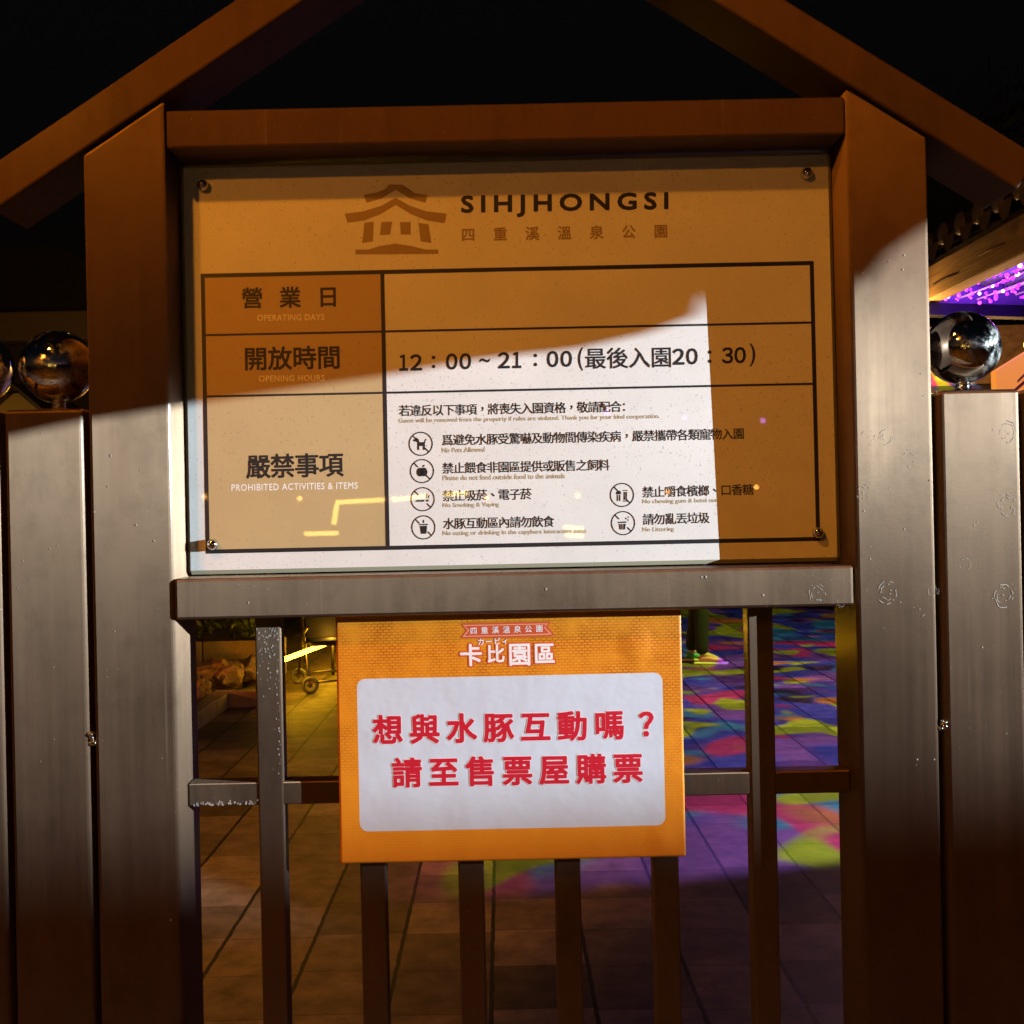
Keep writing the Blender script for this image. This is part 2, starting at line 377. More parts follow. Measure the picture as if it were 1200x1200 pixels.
# ------------------------------------------------------------------ the notice board
NB_Y = .054
nb = thing('notice_board', 'large white notice board in a tan and black table with park name, hours and rules', 'notice board', (XC, NB_Y, 1.36))
nb.rotation_euler.x = R(-.55)                            # leans back a touch
nbo = Vector((XC, NB_Y, 1.36))
def loc(y): return lambda px, py: (lambda p: (p.x - nbo.x, y, p.z - nbo.z))(at(px, py, NB_Y))
bm = bmesh.new(); box(bm, -.4155 - XC, .4445 - XC, 0, .018, .0005, .5412, .0055, 1)
bmesh.ops.recalc_face_normals(bm, faces=bm.faces)
for f in bm.faces:
    if max(abs(c) for c in f.normal) < .95 or abs(f.normal.y) < .5: f.material_index = 1
nboard = finish('board', bm, [BOARD, M('yellowed_board_edge', (.8, .73, .5), .3, coat=.5)], nb)  # edge faces take a cream tone, the front stays white
def zrow(a, b): return (at(*a, NB_Y).z + at(*b, NB_Y).z) / 2 - nbo.z
def xcol(a, b): return (at(*a, NB_Y).x + at(*b, NB_Y).x) / 2 - nbo.x
zT, z1, z2, zB = zrow((235, 322), (953, 308)), zrow((237, 391.5), (953, 378.5)), zrow((239, 464), (955, 450)), zrow((243, 646), (958, 632))
xL, xD, xR = xcol((236, 320), (244, 646)), xcol((447, 318), (455, 643)), xcol((952, 308), (959, 632))
PXM = 1.454 / F
def rect(bm, x0, x1, za, zb, y): bm.faces.new([bm.verts.new(p) for p in ((x0, y, za), (x1, y, za), (x1, y, zb), (x0, y, zb))])
bm = bmesh.new(); rect(bm, xL, xD, zB, zT, -.0001); finish('tan_column', bm, TAN, nboard)
bm = bmesh.new(); e = 2.4 * PXM; th = 1.25 * PXM
rect(bm, xL - e, xR + e, zT - e, zT + e, -.00022); rect(bm, xL - e, xR + e, zB - e, zB + e, -.00022)
for x in (xL, xD, xR): rect(bm, x - e, x + e, zB + e, zT - e, -.00022)
for z in (z1, z2):
    rect(bm, xL + e, xD - e, z - th, z + th, -.00022); rect(bm, xD + e, xR - e, z - th, z + th, -.00022)
finish('table_lines', bm, INK, nboard)
L0 = loc(-.00024)
bm = bmesh.new()
def z4(pts): return [(400 + x / 3, 200 + y / 3) for x, y in pts]
for poly in ([(165, 45), (212, 45), (212, 55), (257, 75), (302, 82), (295, 110), (240, 94), (190, 64), (140, 94), (88, 110), (76, 82), (125, 72), (165, 55)],
             [(190, 92), (240, 120), (300, 140), (370, 148), (362, 182), (300, 172), (240, 148), (190, 117), (140, 148), (80, 172), (20, 180), (10, 148), (75, 140), (140, 120)],
             [(80, 180), (113, 176), (110, 246), (72, 252)], [(140, 178), (178, 176), (170, 222), (134, 224)],
             [(205, 178), (243, 178), (243, 222), (208, 222)], [(270, 180), (306, 186), (316, 252), (278, 246)],
             [(48, 275), (95, 275), (135, 262), (190, 254), (245, 262), (295, 275), (340, 275), (340, 290), (48, 292)]):
    ngon(bm, z4(poly), L0)
finish('house_logo', bm, LOGO_INK, nboard)
def disc(x, y, rx, ry, n=16): return [(x + rx * math.cos(6.2832 * i / n), y + ry * math.sin(6.2832 * i / n)) for i in range(n)]
def letters(name, mat, fn):
    b = bmesh.new(); fn(b); return finish(name, b, mat, nboard)
letters('park_name', INK, lambda b: line(b, 'SIHJHONGSI', (541, 241.3), (783, 237), 25, L0, .038, 1.4))
letters('park_name_small', LOGO_INK, lambda b: cells(b, '四重溪溫泉公園', (548.5, 274), (775, 270), 17, L0, .022))
for tx, c0, c1, sz in (('營業日', (295, 348.5), (384, 347), 26), ('開放時間', (299, 420), (385, 418.3), 29), ('嚴禁事項', (302.5, 546.5), (388, 544.5), 29.5)):
    letters('row_heading', INK, lambda b: cells(b, tx, c0, c1, sz, L0, .022))
for tx, m0, m1, h in (('OPERATING DAYS', (301, 372), (379.5, 371), 7), ('OPENING HOURS', (303, 443.5), (380, 442.5), 7), ('PROHIBITED ACTIVITIES & ITEMS', (271, 571.5), (419, 568.8), 7.6)):
    letters('row_subheading', WHITE_INK, lambda b: line(b, tx, m0, m1, h, L0, .024, 1.1))
def hours(b):
    def yc(x): return 424 - (x - 467) * .0195
    for tx, x0, x1, h, dy in (('１', 468, 477.5, 18, .8), ('２', 481, 494, 18, .8), ('０', 523, 535.5, 18, .6), ('０', 539, 551.5, 18, .6), ('~', 562, 574, 4.5, 0), ('２', 584, 597, 18, .3), ('１', 601, 610.5, 18, .3), ('０', 641.5, 654, 18, 0), ('０', 657.5, 670, 18, 0), ('(', 677.5, 683.5, 27, .5), ('２', 789, 802, 18, 0), ('０', 805, 817.5, 18, 0), ('３', 847, 859, 18, -.3), ('０', 861.5, 874, 18, -.3), (')', 879, 885.5, 27, -.3)):
        line(b, tx, (x0, yc(x0) + dy), (x1, yc(x1) + dy), h, L0, .028 if tx not in '()~' else .008)
    for x in (508, 627.5, 832):
        for dy in (-4.6, 6): ngon(b, disc(x, yc(x) + dy, 2.1, 2.1, 14), L0)
    cells(b, '最後入園', (698, 419.6), (775.5, 418.1), 26, L0, .015)
letters('hours_text', INK, hours)
for tx, c0, c1 in (('若違反以下事項，將喪失入園資格，敬請配合：', (474, 481), (735, 476)), ('爲避免水豚受驚嚇及動物間傳染疾病，嚴禁攜帶各類寵物入園', (524.5, 515.5), (866, 508)),
                   ('禁止餵食非園區提供或販售之飼料', (525, 548.5), (708, 544.7)), ('禁止吸菸、電子菸', (525.5, 581), (616.5, 578.7)), ('水豚互動區內請勿飲食', (526, 613.5), (643, 611)),
                   ('禁止嚼食檳榔、口香糖', (759.5, 576.5), (877, 573.5)), ('請勿亂丟垃圾', (760, 608.5), (825, 606.7))):
    letters('rule_text', INK, lambda b: cells(b, tx, c0, c1, 13.9, L0, .014))
for tx, m0, m1, h in (('Guest will be removed from the property if rules are violated. Thank you for your kind cooperation.', (467, 493.5), (773, 488), 6.6),
                      ('No Pets Allowed', (518, 527.5), (568, 526.5), 5.6), ('Please do not feed outside food to the animals', (519, 560), (662, 557.5), 5.8),
                      ('No Smoking & Vaping', (519, 592.7), (585, 591.5), 6.4), ('No eating or drinking in the capybara interactive zone', (519, 625.6), (687, 622.6), 6.6),
                      ('No chewing gum & betel nut', (753, 588.3), (841, 586.6), 6.4), ('No Littering', (753, 621.2), (790, 620.4), 6.4)):
    letters('rule_translation', SMALL_INK, lambda b: line(b, tx, m0, m1, h, L0, .016))
def icon(name, c, shapes, tilt=True):
    b = bmesh.new(); r1, r0 = 14.2, 12.9
    q = [(c[0] + math.cos(t) * r1, c[1] + math.sin(t) * r1) for t in (6.2832 * i / 40 for i in range(40))]
    w = [(c[0] + math.cos(t) * r0, c[1] + math.sin(t) * r0) for t in (6.2832 * i / 40 for i in range(40))]
    for i in range(40): flat(b, [q[i], q[(i + 1) % 40], w[(i + 1) % 40], w[i]], L0)
    s = .7071
    for a, e in ((-13, -6.5), (7, 13)):                    # the bar breaks around the symbol
        flat(b, [(c[0] + a * s - .5, c[1] + a * s + .5), (c[0] + a * s + .5, c[1] + a * s - .5), (c[0] + e * s + .5, c[1] + e * s - .5), (c[0] + e * s - .5, c[1] + e * s + .5)], L0)
    for p in shapes: ngon(b, [(c[0] + x, c[1] + y) for x, y in p], L0)
    finish('pictogram', b, INK, nboard)
icon('dog', (493, 520), [[(-4, -2), (5, -2), (5, 2.5), (-4, 2.5)], [(-4, 2.5), (-1.7, 2.5), (-1.7, 7.2), (-4, 7.2)], [(2.7, 2.5), (5, 2.5), (5, 7.2), (2.7, 7.2)], [(-4, -2), (-1.4, -2), (-3, -6.2), (-4.2, -6.2), (-4.8, -7.8), (-5.8, -6.2), (-8.8, -4.7), (-8.4, -2.9), (-5.4, -2.6)], [(5, -2), (3.8, -2), (5.6, -6), (6.9, -5.6)]])
icon('apple', (494.5, 552), [disc(-2.2, 1.2, 4.2, 5.2), disc(2.2, 1, 4.2, 5.2), [(.2, -4.4), (1, -7), (3.4, -7.6), (2.4, -5.2)]])
icon('cigarette', (495.3, 585), [[(-8, 1), (2, .6), (2, 2.8), (-8, 3.2)], [(4, .4), (7, .3), (7, 2.6), (4, 2.8)], [(4, -1), (4.9, -1), (5.6, -4), (5.2, -7), (4.4, -7), (4.8, -4)], [(6.6, -1), (7.4, -1), (8, -5), (7.2, -5.2)]])
icon('cup', (496.2, 618), [[(-5, -3.8), (5.2, -4.2), (5.2, -2.8), (-5, -2.4)], [(-4.2, -1.6), (4.4, -2), (3.4, 7.4), (-2.8, 7.6)], [(-.8, -5), (.6, -5), (1, -8.4), (-.2, -9)]])
icon('gum', (729, 580), [[(-7, -3), (-5, -5), (-2.6, -5), (-1, -3), (-1.4, -.8), (-6.6, -.6)], [(-6, 0), (-4.6, 0), (-4.6, 7), (-6, 7)], [(-3.4, 0), (-1.8, 0), (-1.8, 7), (-3.4, 7)], [(1, -5.6), (6.6, -5.8), (6.6, -4.8), (1, -4.6)], [(2, -3.6), (3.4, -3.6), (3.4, 6), (2, 6)], [(4.2, -3.6), (5.8, -3.6), (5.8, 6), (4.2, 6)], [(1, 6.8), (6.8, 6.6), (6.8, 7.6), (1, 7.8)]])
icon('bin', (730.2, 613), [[(-6, -1.6), (4, -2), (4, -.4), (-6, 0)], [(-5, 1), (-3, 1), (-2.6, 7.6), (-4, 7.6)], [(-2, 1), (-.6, 1), (-.6, 7.6), (-1.8, 7.6)], [(.4, 1), (3.2, .8), (2.4, 7.4), (.4, 7.6)], disc(3.4, -5.4, 1, 1, 8), disc(6, -3.6, .9, .9, 8), disc(6.4, -7, .8, .8, 8)])
for (px, py) in ((237.5, 217), (945.5, 203), (250, 638), (957.5, 624)):
    p = at(px, py, NB_Y); b = bmesh.new()
    prof = [(.0062, 0), (.0075, .002), (.0075, .005), (.0066, .0085), (.0045, .0112), (.0018, .0122)]
    rings = [[b.verts.new((r * math.cos(t), -h, r * math.sin(t))) for t in (6.2832 * i / 20 for i in range(20))] for r, h in prof]
    for q, w in zip(rings, rings[1:]):
        for j in range(20): f = b.faces.new((q[j], q[(j + 1) % 20], w[(j + 1) % 20], w[j])); f.smooth = True
    b.faces.new(rings[-1])
    finish('screw', b, SCREW, nb, loc=(p.x - nbo.x, -.0002, p.z - nbo.z))

# ------------------------------------------------------------------ the orange poster
PO_Y = .025
pc = at(598.5, 862.7, PO_Y)
PW, PH = (at(799, 867, PO_Y).x - at(394, 867, PO_Y).x) / 2, (at(598, 717.4, PO_Y).z - at(598, 1008, PO_Y).z) / 2
BUMPS = [(746, 756, 22, .0021), (776, 985, 18, .0013)]
bl = [(at(a, b, PO_Y) - pc, r * .00111, hh) for a, b, r, hh in BUMPS]
def warp(x, z):
    y = .0006 * noise.noise((x * 6, z * 7, 1.7)) + .004 * (x / PW) ** 2 * .3
    for q, r, hh in bl:
        d = math.hypot(x - q.x, z - q.z) / r
        if d < 1.2: y -= hh * (1 - (d / 1.2) ** 2) ** 2
    return y
poster = thing('poster', 'orange poster with red lettering in a white panel hanging on the railing bars', 'poster', tuple(pc))
PM = M('orange_poster_print', (.8, .32, .03), .42, coat=.25); k = N(PM); o = k.obj(); sp = k.n('SeparateXYZ', {0: o})
x_, z_ = sp.outputs[0], sp.outputs[2]
w0 = at(418, 795, PO_Y) - pc; w1 = at(780, 968, PO_Y) - pc; zc0 = (at(600, 792, PO_Y) - pc).z; zc1 = (at(600, 971, PO_Y) - pc).z
cxx, czz, hx, hz, rad = (w0.x + w1.x) / 2, (zc0 + zc1) / 2, (w1.x - w0.x) / 2, (zc0 - zc1) / 2, .011
qx = k.math('MAXIMUM', k.math('SUBTRACT', k.math('ABSOLUTE', k.math('SUBTRACT', x_, cxx)), hx - rad), 0.)
qz = k.math('MAXIMUM', k.math('SUBTRACT', k.math('ABSOLUTE', k.math('SUBTRACT', z_, czz)), hz - rad), 0.)
inside = k.math('LESS_THAN', k.math('SQRT', k.math('ADD', k.math('MULTIPLY', qx, qx), k.math('MULTIPLY', qz, qz))), rad)
br = k.n('TexBrick', {'Vector': k.n('CombineXYZ', {0: x_, 1: z_}).outputs[0], 'Scale': 1., 'Brick Width': .0075, 'Row Height': .0036, 'Mortar Size': .0009, 'Color1': (1, 1, 1, 1), 'Color2': (.75, .75, .75, 1), 'Mortar': (0, 0, 0, 1)})
wv = k.math('MULTIPLY', k.math('SUBTRACT', 1.0, br.outputs['Color']), k.ramp(k.noise(o, 22, 4, .6), [(.35, (.15, .15, .15)), (.65, (1, 1, 1))]))
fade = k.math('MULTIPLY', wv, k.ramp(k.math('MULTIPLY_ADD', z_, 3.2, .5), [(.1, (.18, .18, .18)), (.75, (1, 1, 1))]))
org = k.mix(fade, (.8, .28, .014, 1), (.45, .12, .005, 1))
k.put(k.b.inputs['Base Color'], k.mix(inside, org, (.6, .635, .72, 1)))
k.bump(k.math('MULTIPLY_ADD', k.noise(k.map(o, (7, 7, 9)), 1, 4, .55), 1., k.math('MULTIPLY', k.noise(k.map(o, (26, 26, 30)), 1, 2, .5), .08)), .25, .012)
bm = bmesh.new(); NX, NZ = 150, 106; gv = []
for j in range(NZ + 1):
    gv.append([])
    for i in range(NX + 1):
        x = -PW + 2 * PW * i / NX; z = -PH + 2 * PH * j / NZ; gv[-1].append(bm.verts.new((x, warp(x, z), z)))
for j in range(NZ):
    for i in range(NX): bm.faces.new((gv[j][i], gv[j][i + 1], gv[j + 1][i + 1], gv[j + 1][i])).smooth = True
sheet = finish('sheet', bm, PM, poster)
md = sheet.modifiers.new('thickness', 'SOLIDIFY'); md.thickness = .0012; md.offset = 1
def pl(dy):
    def f(px, py):
        p = at(px, py, PO_Y) - pc; return (p.x, warp(p.x, p.z) - dy, p.z)
    return f
bm = bmesh.new()
# sheet normals face the camera after this check
if sheet.data.polygons[0].normal.y > 0: sheet.data.flip_normals()
md.offset = -1
RED = M('red_print', (.56, .012, .03), .4, coat=.25); PINK = M('pale_pink_halo', (.8, .66, .7), .4)
BRICKRED = M('brick_red_print', (.62, .09, .03), .4); SALMON = M('salmon_print', (.85, .33, .2), .4); CREAM = M('cream_print', (.86, .8, .8), .4)
for tx, c0, c1 in (('想與水豚互動嗎？', (454.5, 855), (757.5, 848.6)), ('請至售票屋購票', (477, 905.5), (736, 900))):
    for nm, m, bold, dy in (('headline_halo', PINK, .058, .00028), ('headline', RED, .032, .00042)):
        b = bmesh.new(); cells(b, tx, c0, c1, 36, pl(dy), bold); finish(nm, b, m, sheet)
def z5(pts): return [(520 + x / 8, 720 + y / 8) for x, y in pts]
b = bmesh.new(); f3 = pl(.0002)
ngon(b, z5([(160, 84), (1004, 66), (972, 108), (1044, 196), (1000, 204), (600, 218), (150, 226), (206, 150)]), f3, 0)
f3 = pl(.00026)
ngon(b, z5([(178, 100), (980, 84), (950, 120), (1012, 184), (980, 190), (600, 202), (176, 210), (228, 148)]), f3, 1)
f3 = pl(.00032)
ngon(b, z5([(196, 108), (968, 93), (940, 122), (990, 178), (600, 192), (200, 200), (244, 148)]), f3, 0)
finish('ribbon', b, [BRICKRED, SALMON], sheet)
b = bmesh.new(); cells(b, '四重溪溫泉公園', (555, 739), (632, 736.5), 8.6, pl(.00038), .012); finish('ribbon_text', b, CREAM, sheet)
b = bmesh.new(); b2 = bmesh.new()
for bb, bold, dy in ((b2, .085, .0003), (b, .024, .0004)):
    f3 = pl(dy)
    cells(bb, '卡', (552, 767.5), (553, 767.5), 27, f3, bold); cells(bb, '比', (581, 766), (582, 766), 22, f3, bold)
    cells(bb, '園', (609, 766.5), (610, 766.5), 28, f3, bold); cells(bb, '區', (638, 765.5), (639, 765.5), 26, f3, bold)
    cells(bb, 'カービィ', (563.5, 752), (592, 751), 8.6, f3, bold)
finish('title_outline', b2, BRICKRED, sheet); finish('title', b, CREAM, sheet)

# ------------------------------------------------------------------ the white floodlight that grazes the sign from the right
fl = thing('floodlight', 'hooded white floodlight on a pole to the right, grazing the sign', 'floodlight', (FLOOD.x, FLOOD.y, 0))
axis = (Vector((0, 0, 1.45)) - FLOOD).normalized()
def fbox(bm, c, sx_, sy_, sz_):                            # box in the lamp's frame (x along the beam)
    q = axis.to_track_quat('X', 'Z'); o0 = len(bm.verts)
    vs = bmesh.ops.create_cube(bm, size=1, matrix=Matrix.Translation(c) @ q.to_matrix().to_4x4() @ Matrix.Diagonal((sx_, sy_, sz_, 1)))
Lc = Vector((0, 0, FLOOD.z))
bm = bmesh.new(); fbox(bm, Lc - axis * .12, .14, .2, .16); finish('housing', bm, BLACK, fl)
bm = bmesh.new(); fbox(bm, Lc - axis * .046, .006, .12, .09); finish('lens', bm, M('lit_lens', (.9, .9, .9), .3, emit=(1, .97, .92), es=60), fl)
bm = bmesh.new(); tube(bm, [(.0, 0, 0), (0, 0, FLOOD.z - .09)], .03, 12); fbox(bm, Vector((0, 0, .01)), .25, .25, .02); pole = finish('pole', bm, BLACK, fl)
pole.location = (-axis * .12).to_2d().to_3d()
# front visor, added out of view: lower edge shaped to draw the shadow line
T1 = .12
edge = [(-160, 540, 0), (5, 513, 0), (98, 493, 0), (190, 479, 0), (240, 471, NB_Y), (400, 447, NB_Y), (457, 439, NB_Y), (570, 419, NB_Y), (683, 407, NB_Y), (770, 388, NB_Y), (828, 366, NB_Y), (846, 358, NB_Y), (1000, 318, 0), (1045, 292, 0), (1087, 262, 0), (1150, 236, 0), (1200, 214, 0)]
pts = []
for px, py, Y0 in edge:
    P = at(px, py, Y0); pts.append((P - FLOOD) * T1)
side = Vector((-axis.y, axis.x, 0)).normalized()
pl_o = axis * (sum(p.dot(axis) for p in pts) / len(pts))
pr = []
for p in pts:
    q = p * (pl_o.dot(axis) / p.dot(axis)); pr.append((q.dot(side), q.z))
pr.sort()
print('VISOR', [(round(a, 4), round(b, 4)) for a, b in pr])
bm = bmesh.new()
top = max(z for _, z in pr) + .17
a0, a1 = pr[0][0] - .12, pr[-1][0] + .12
s0 = (pr[1][1] - pr[0][1]) / (pr[1][0] - pr[0][0]); s1 = (pr[-1][1] - pr[-2][1]) / (pr[-1][0] - pr[-2][0])
prof = [(a0, pr[0][1] + s0 * -.12)] + pr + [(a1, pr[-1][1] + s1 * .12)]
base = pl_o - Vector((0, 0, pl_o.z))
def vp(a, z, off): return Lc + base + side * a + Vector((0, 0, z)) + axis.to_2d().to_3d().normalized() * off
fr = [[bm.verts.new(vp(a, z, off)) for a, z in prof] + [bm.verts.new(vp(a, max(top, prof[0][1] + .1, prof[-1][1] + .1), off)) for a in (a1, a0)] for off in (0, .002)]
bm.faces.new(fr[0]); bm.faces.new(fr[1][::-1]); nn = len(fr[0])
for i in range(nn): bm.faces.new((fr[0][i], fr[1][i], fr[1][(i + 1) % nn], fr[0][(i + 1) % nn]))
for s in (-.09, .09): tube(bm, [Lc - axis * .12 + side * s + Vector((0, 0, .085)), Lc + base + side * s + Vector((0, 0, top - .03))], .008, 8)
finish('visor', bm, BLACK, fl)
# added lower plate, unseen: close to the lamp, so its cut-off is soft
T2 = .012
bm = bmesh.new()
pa, pb = at(150, 1022, 0), at(1050, 950, 0)
qa, qb = (pa - FLOOD) * T2, (pb - FLOOD) * T2
dv = (qb - qa); e0, e1 = Lc + qa - dv * 6, Lc + qb + dv * 6
vs = [bm.verts.new(p) for p in (e0, e1, e1 - Vector((0, 0, .12)), e0 - Vector((0, 0, .12)))]
f = bm.faces.new(vs); ex_ = bmesh.ops.extrude_face_region(bm, geom=[f])
for v in [g for g in ex_['geom'] if isinstance(g, bmesh.types.BMVert)]: v.co += axis * .003
finish('lower_lip', bm, BLACK, fl)

# ------------------------------------------------------------------ amber street lamp above and behind the viewer
sl = thing('street_lamp', 'amber street lamp behind the viewer, seen only as a glint in the steel balls', 'street lamp', (-1.9, -2.4, 0))
bm = bmesh.new(); d = STREET - Vector((-1.9, -2.4, 0))
tube(bm, [(0, 0, 0), (0, 0, 3.0), (.1, .08, 3.35), (.5 * d.x, .5 * d.y, 3.55), (d.x, d.y, 3.45)], .035, 10); finish('lamp_pole', bm, BLACK, sl)
bm = bmesh.new(); tube(bm, [(d.x, d.y, 3.46), (d.x, d.y, 3.32), (d.x, d.y, 3.28)], .03, 16, r1=.14); finish('lamp_shade', bm, BLACK, sl)
AMBER = M('amber_glow', (1, .6, .2), .4, emit=(1, .5, .1), es=9)
bm = bmesh.new(); ball(bm, (d.x, d.y, 3.22), .05, 16, 12); finish('bulb', bm, M('amber_bulb', (1, .6, .2), .4, emit=(1, .55, .15), es=40), sl)
gl = thing('globe_lamp', 'amber globe lamp on a tall post well behind the viewer', 'street lamp', (GLOBE.x, GLOBE.y, 0))
bm = bmesh.new(); tube(bm, [(0, 0, 0), (0, 0, GLOBE.z + .08)], .035, 10); tube(bm, [(0, 0, GLOBE.z + .13), (0, 0, GLOBE.z + .2)], .12, 14, r1=.03); finish('lamp_post', bm, BLACK, gl)
bm = bmesh.new(); ball(bm, (0, 0, GLOBE.z - .2 + .1), .03, 8, 6); finish('globe', bm, AMBER, gl)
# added lamp, out of view: a pool of amber on the paving left of the railing
pk = thing('path_lamp', 'shaded amber lamp hung over the paving inside the park', 'lamp', (-1.3, 4.0, 0))
bm = bmesh.new(); tube(bm, [(-2.2, 0, 0), (-2.2, 0, 4.7), (0, 0, 4.8)], .04, 10); tube(bm, [(0, 0, 4.8), (0, 0, 4.66)], .03, 14, r1=.16); finish('lamp_arm', bm, BLACK, pk)
bm = bmesh.new(); ball(bm, (0, 0, 4.66), .05, 12, 8); finish('bulb', bm, AMBER, pk)
lamp('path_lamp_light', 'SPOT', (0, 0, 4.58), 360, (1, .37, .025), .06, (-1.0, 3.4, 0), R(58), .9, parent=pk)
pk.children[-1].rotation_euler = Vector((-.15, -.6, -4.5)).to_track_quat('-Z', 'Y').to_euler()

# ------------------------------------------------------------------ warm lights behind the viewer, seen in the steel balls and the glossy board
def festoon(name, label, a, b_, n, sag, col, es, r=.03):
    t = thing(name, label, 'string lights', tuple(a)); a = Vector(a); b_ = Vector(b_)
    P = lambda f: (b_ - a) * f - Vector((0, 0, sag * 4 * f * (1 - f)))
    bm = bmesh.new(); tube(bm, [P(i / 24) for i in range(25)], .006, 5); finish('cable', bm, BLACK, t)
    m = M('festoon_glow', col, .4, emit=col, es=es); me = None
    for i in range(n):
        if me is None:
            bm = bmesh.new(); ball(bm, (0, 0, -.03), r, 10, 8); o = finish('bulb', bm, m, t); me = o.data
        else:
            o = bpy.data.objects.new('bulb', me); C.objects.link(o); o.parent = t
        o.location = P((i + .5) / n)
    return t
festoon('string_lights', 'warm string lights behind the viewer, reflected as a row of sparks in the left ball', (-6.5, -7, 2.1), (5.5, -8, 2.0), 16, .35, (1, .42, .08), 40, .02)
festoon('string_lights', 'purple string lights behind the viewer, reflected in the left ball', (.5, -6.5, 2.3), (6, -6, 2.4), 10, .2, (.6, .2, 1), 16, .018)
hs = thing('led_strip', 'yellow led strip on a stepped roof edge behind the viewer, reflected in the board', 'led strip', (0, -3.5, 0))
TUBE = M('yellow_glow', (1, .75, .2), .4, emit=(1, .66, .12), es=24)
def refl(px, py):                                        # where a point mirrored in the board lies on the plane y = -3.5
    p = at(px, py, NB_Y); dd = p - CAM; kk = (NB_Y + 3.5) / dd.y; return Vector((p.x + dd.x * kk, 0, p.z + dd.z * kk))
for ln in ([(352, 608), (396, 607)], [(391, 597), (394, 574), (396, 572)], [(393, 571), (450, 568)], [(462, 568), (500, 563)], [(520, 562), (548, 560)], [(660, 600), (685, 602)], [(662, 609), (688, 611)]):
    bm = bmesh.new(); tube(bm, [refl(*p) for p in ln], .011, 6); finish('glowing_tube', bm, TUBE, hs)
bm = bmesh.new(); 
for px in (352, 450, 548, 688):
    p = refl(px, 590); box(bm, p.x - .02, p.x + .02, .03, .07, 0, p.z + .05)
finish('support', bm, BLACK, hs)

# ------------------------------------------------------------------ left background: planting bed, boulders, wall, light rail, pushchair
CONC = M('bed_kerb_stone', (.3, .24, .19), .8); k = N(CONC); geo = k.n('NewGeometry').outputs['Position']
k.put(k.b.inputs['Base Color'], k.ramp(k.noise(geo, 8, 6, .7), [(.3, (.2, .15, .11)), (.7, (.36, .28, .21))])); k.bump(k.noise(geo, 40, 5), .5, .01)
kb = thing('kerb', 'low stone kerb edging the boulder bed on the left', 'kerb')
bm = bmesh.new(); box(bm, -2.17, -2.05, 2.4, 6.78, 0, .12, .01); box(bm, -2.17, -1.8, 6.785, 6.9, 0, .12, .01); finish('kerb_stone', bm, CONC, kb)
SOIL = M('dark_soil', (.05, .035, .025), .95); k = N(SOIL); k.bump(k.noise(k.n('NewGeometry').outputs['Position'], 30, 6, .7), .9, .03)
bm = bmesh.new(); box(bm, -6, -2.172, 2.4, 8.2, -.02, .06); bed = finish('planting_bed', bm, SOIL); bed['kind'] = 'structure'
wl = thing('block_wall', 'low wall of two wide stone blocks behind the boulders', 'wall')
for (x0, x1) in ((-4.9, -3.14), (-3.13, -2.64), (-2.63, -1.95)):
    bm = bmesh.new(); box(bm, x0, x1, 8.25, 8.5, 0, .33, .008); finish('block', bm, CONC, wl)
ROCK = M('warm_boulder', (.3, .2, .14), .85); k = N(ROCK); o = k.obj()
k.put(k.b.inputs['Base Color'], k.ramp(k.noise(o, 7, 8, .7), [(.3, (.12, .08, .06)), (.55, (.3, .2, .14)), (.75, (.45, .33, .24))])); k.bump(k.noise(o, 18, 8, .7), .8, .04)
RL = ['big pale boulder at the kerb end', 'rounded boulder against the block wall', 'flat dark boulder behind the kerb', 'small boulder between two larger ones', 'tall boulder nearest the sign stand bar', 'squat boulder at the bed corner', 'broken boulder under the light rail', 'small boulder in front of the wall joint']
for i, (x, y, r) in enumerate(((-2.35, 6.9, .16), (-2.75, 7.4, .22), (-2.5, 6.3, .15), (-2.52, 7.2, .11), (-2.28, 7.5, .17), (-2.45, 7.85, .14), (-2.1, 7.85, .16), (-3.0, 7.9, .15))):
    bm = bmesh.new(); bmesh.ops.create_icosphere(bm, subdivisions=4, radius=1)
    for v in bm.verts:
        n = noise.noise(v.co * 1.3 + Vector((i * 7, 0, 0))) * .45 + noise.noise(v.co * 3.1 + Vector((0, i * 5, 0))) * .2 + noise.noise(v.co * 7.5 + Vector((i, 0, i * 3))) * .08
        v.co *= (1 + n); v.co.z *= .72; v.co *= r
    o = finish('boulder', bm, ROCK, None, loc=(x, y, .06 + r * .45)); o.rotation_euler.z = i
    tag(o, RL[i], 'boulder', 'boulders in the planting bed')
YGLOW = M('yellow_led', (1, .75, .25), .4, emit=(1, .5, .011), es=42)
lr = thing('light_rail', 'yellow glowing led rail on thin posts along the path edge', 'light rail', (0, 0, 0))
LA, LB = at(333, 773, 7.0), at(399, 748, 8.5)
LD = (LB - LA); LD.z = 0
bm = bmesh.new(); tube(bm, [LA, LB, LB + LD, LB + LD * 2.4], .019, 8); finish('led_tube', bm, YGLOW, lr)
for f in (-.0, .9, 1.7, 2.5, 3.3):
    q = LA + LD * f; bm = bmesh.new(); tube(bm, [(q.x - .03, q.y, 0), (q.x - .03, q.y, LA.z - .02 + min(f, 1) * (LB.z - LA.z))], .014, 8); finish('rail_post', bm, DARKWOOD, lr)
lamp('light_rail_glow', 'POINT', (LA.x + .25, LA.y + .7, .42), 5, (1, .5, .03), .03, parent=lr)
lamp('light_rail_glow', 'POINT', (LB.x + .4, LB.y + 1.6, .42), 9, (1, .5, .04), .03, parent=lr)
gs = thing('garden_spotlight', 'small orange spotlight among the boulders, hidden behind the left posts', 'spotlight', (-3.0, 5.9, .06))
bm = bmesh.new(); tube(bm, [(0, 0, 0), (0, 0, .2)], .015, 8); tube(bm, [(0, -.04, .2), (.02, .06, .26)], .045, 12); finish('spotlight_body', bm, BLACK, gs)
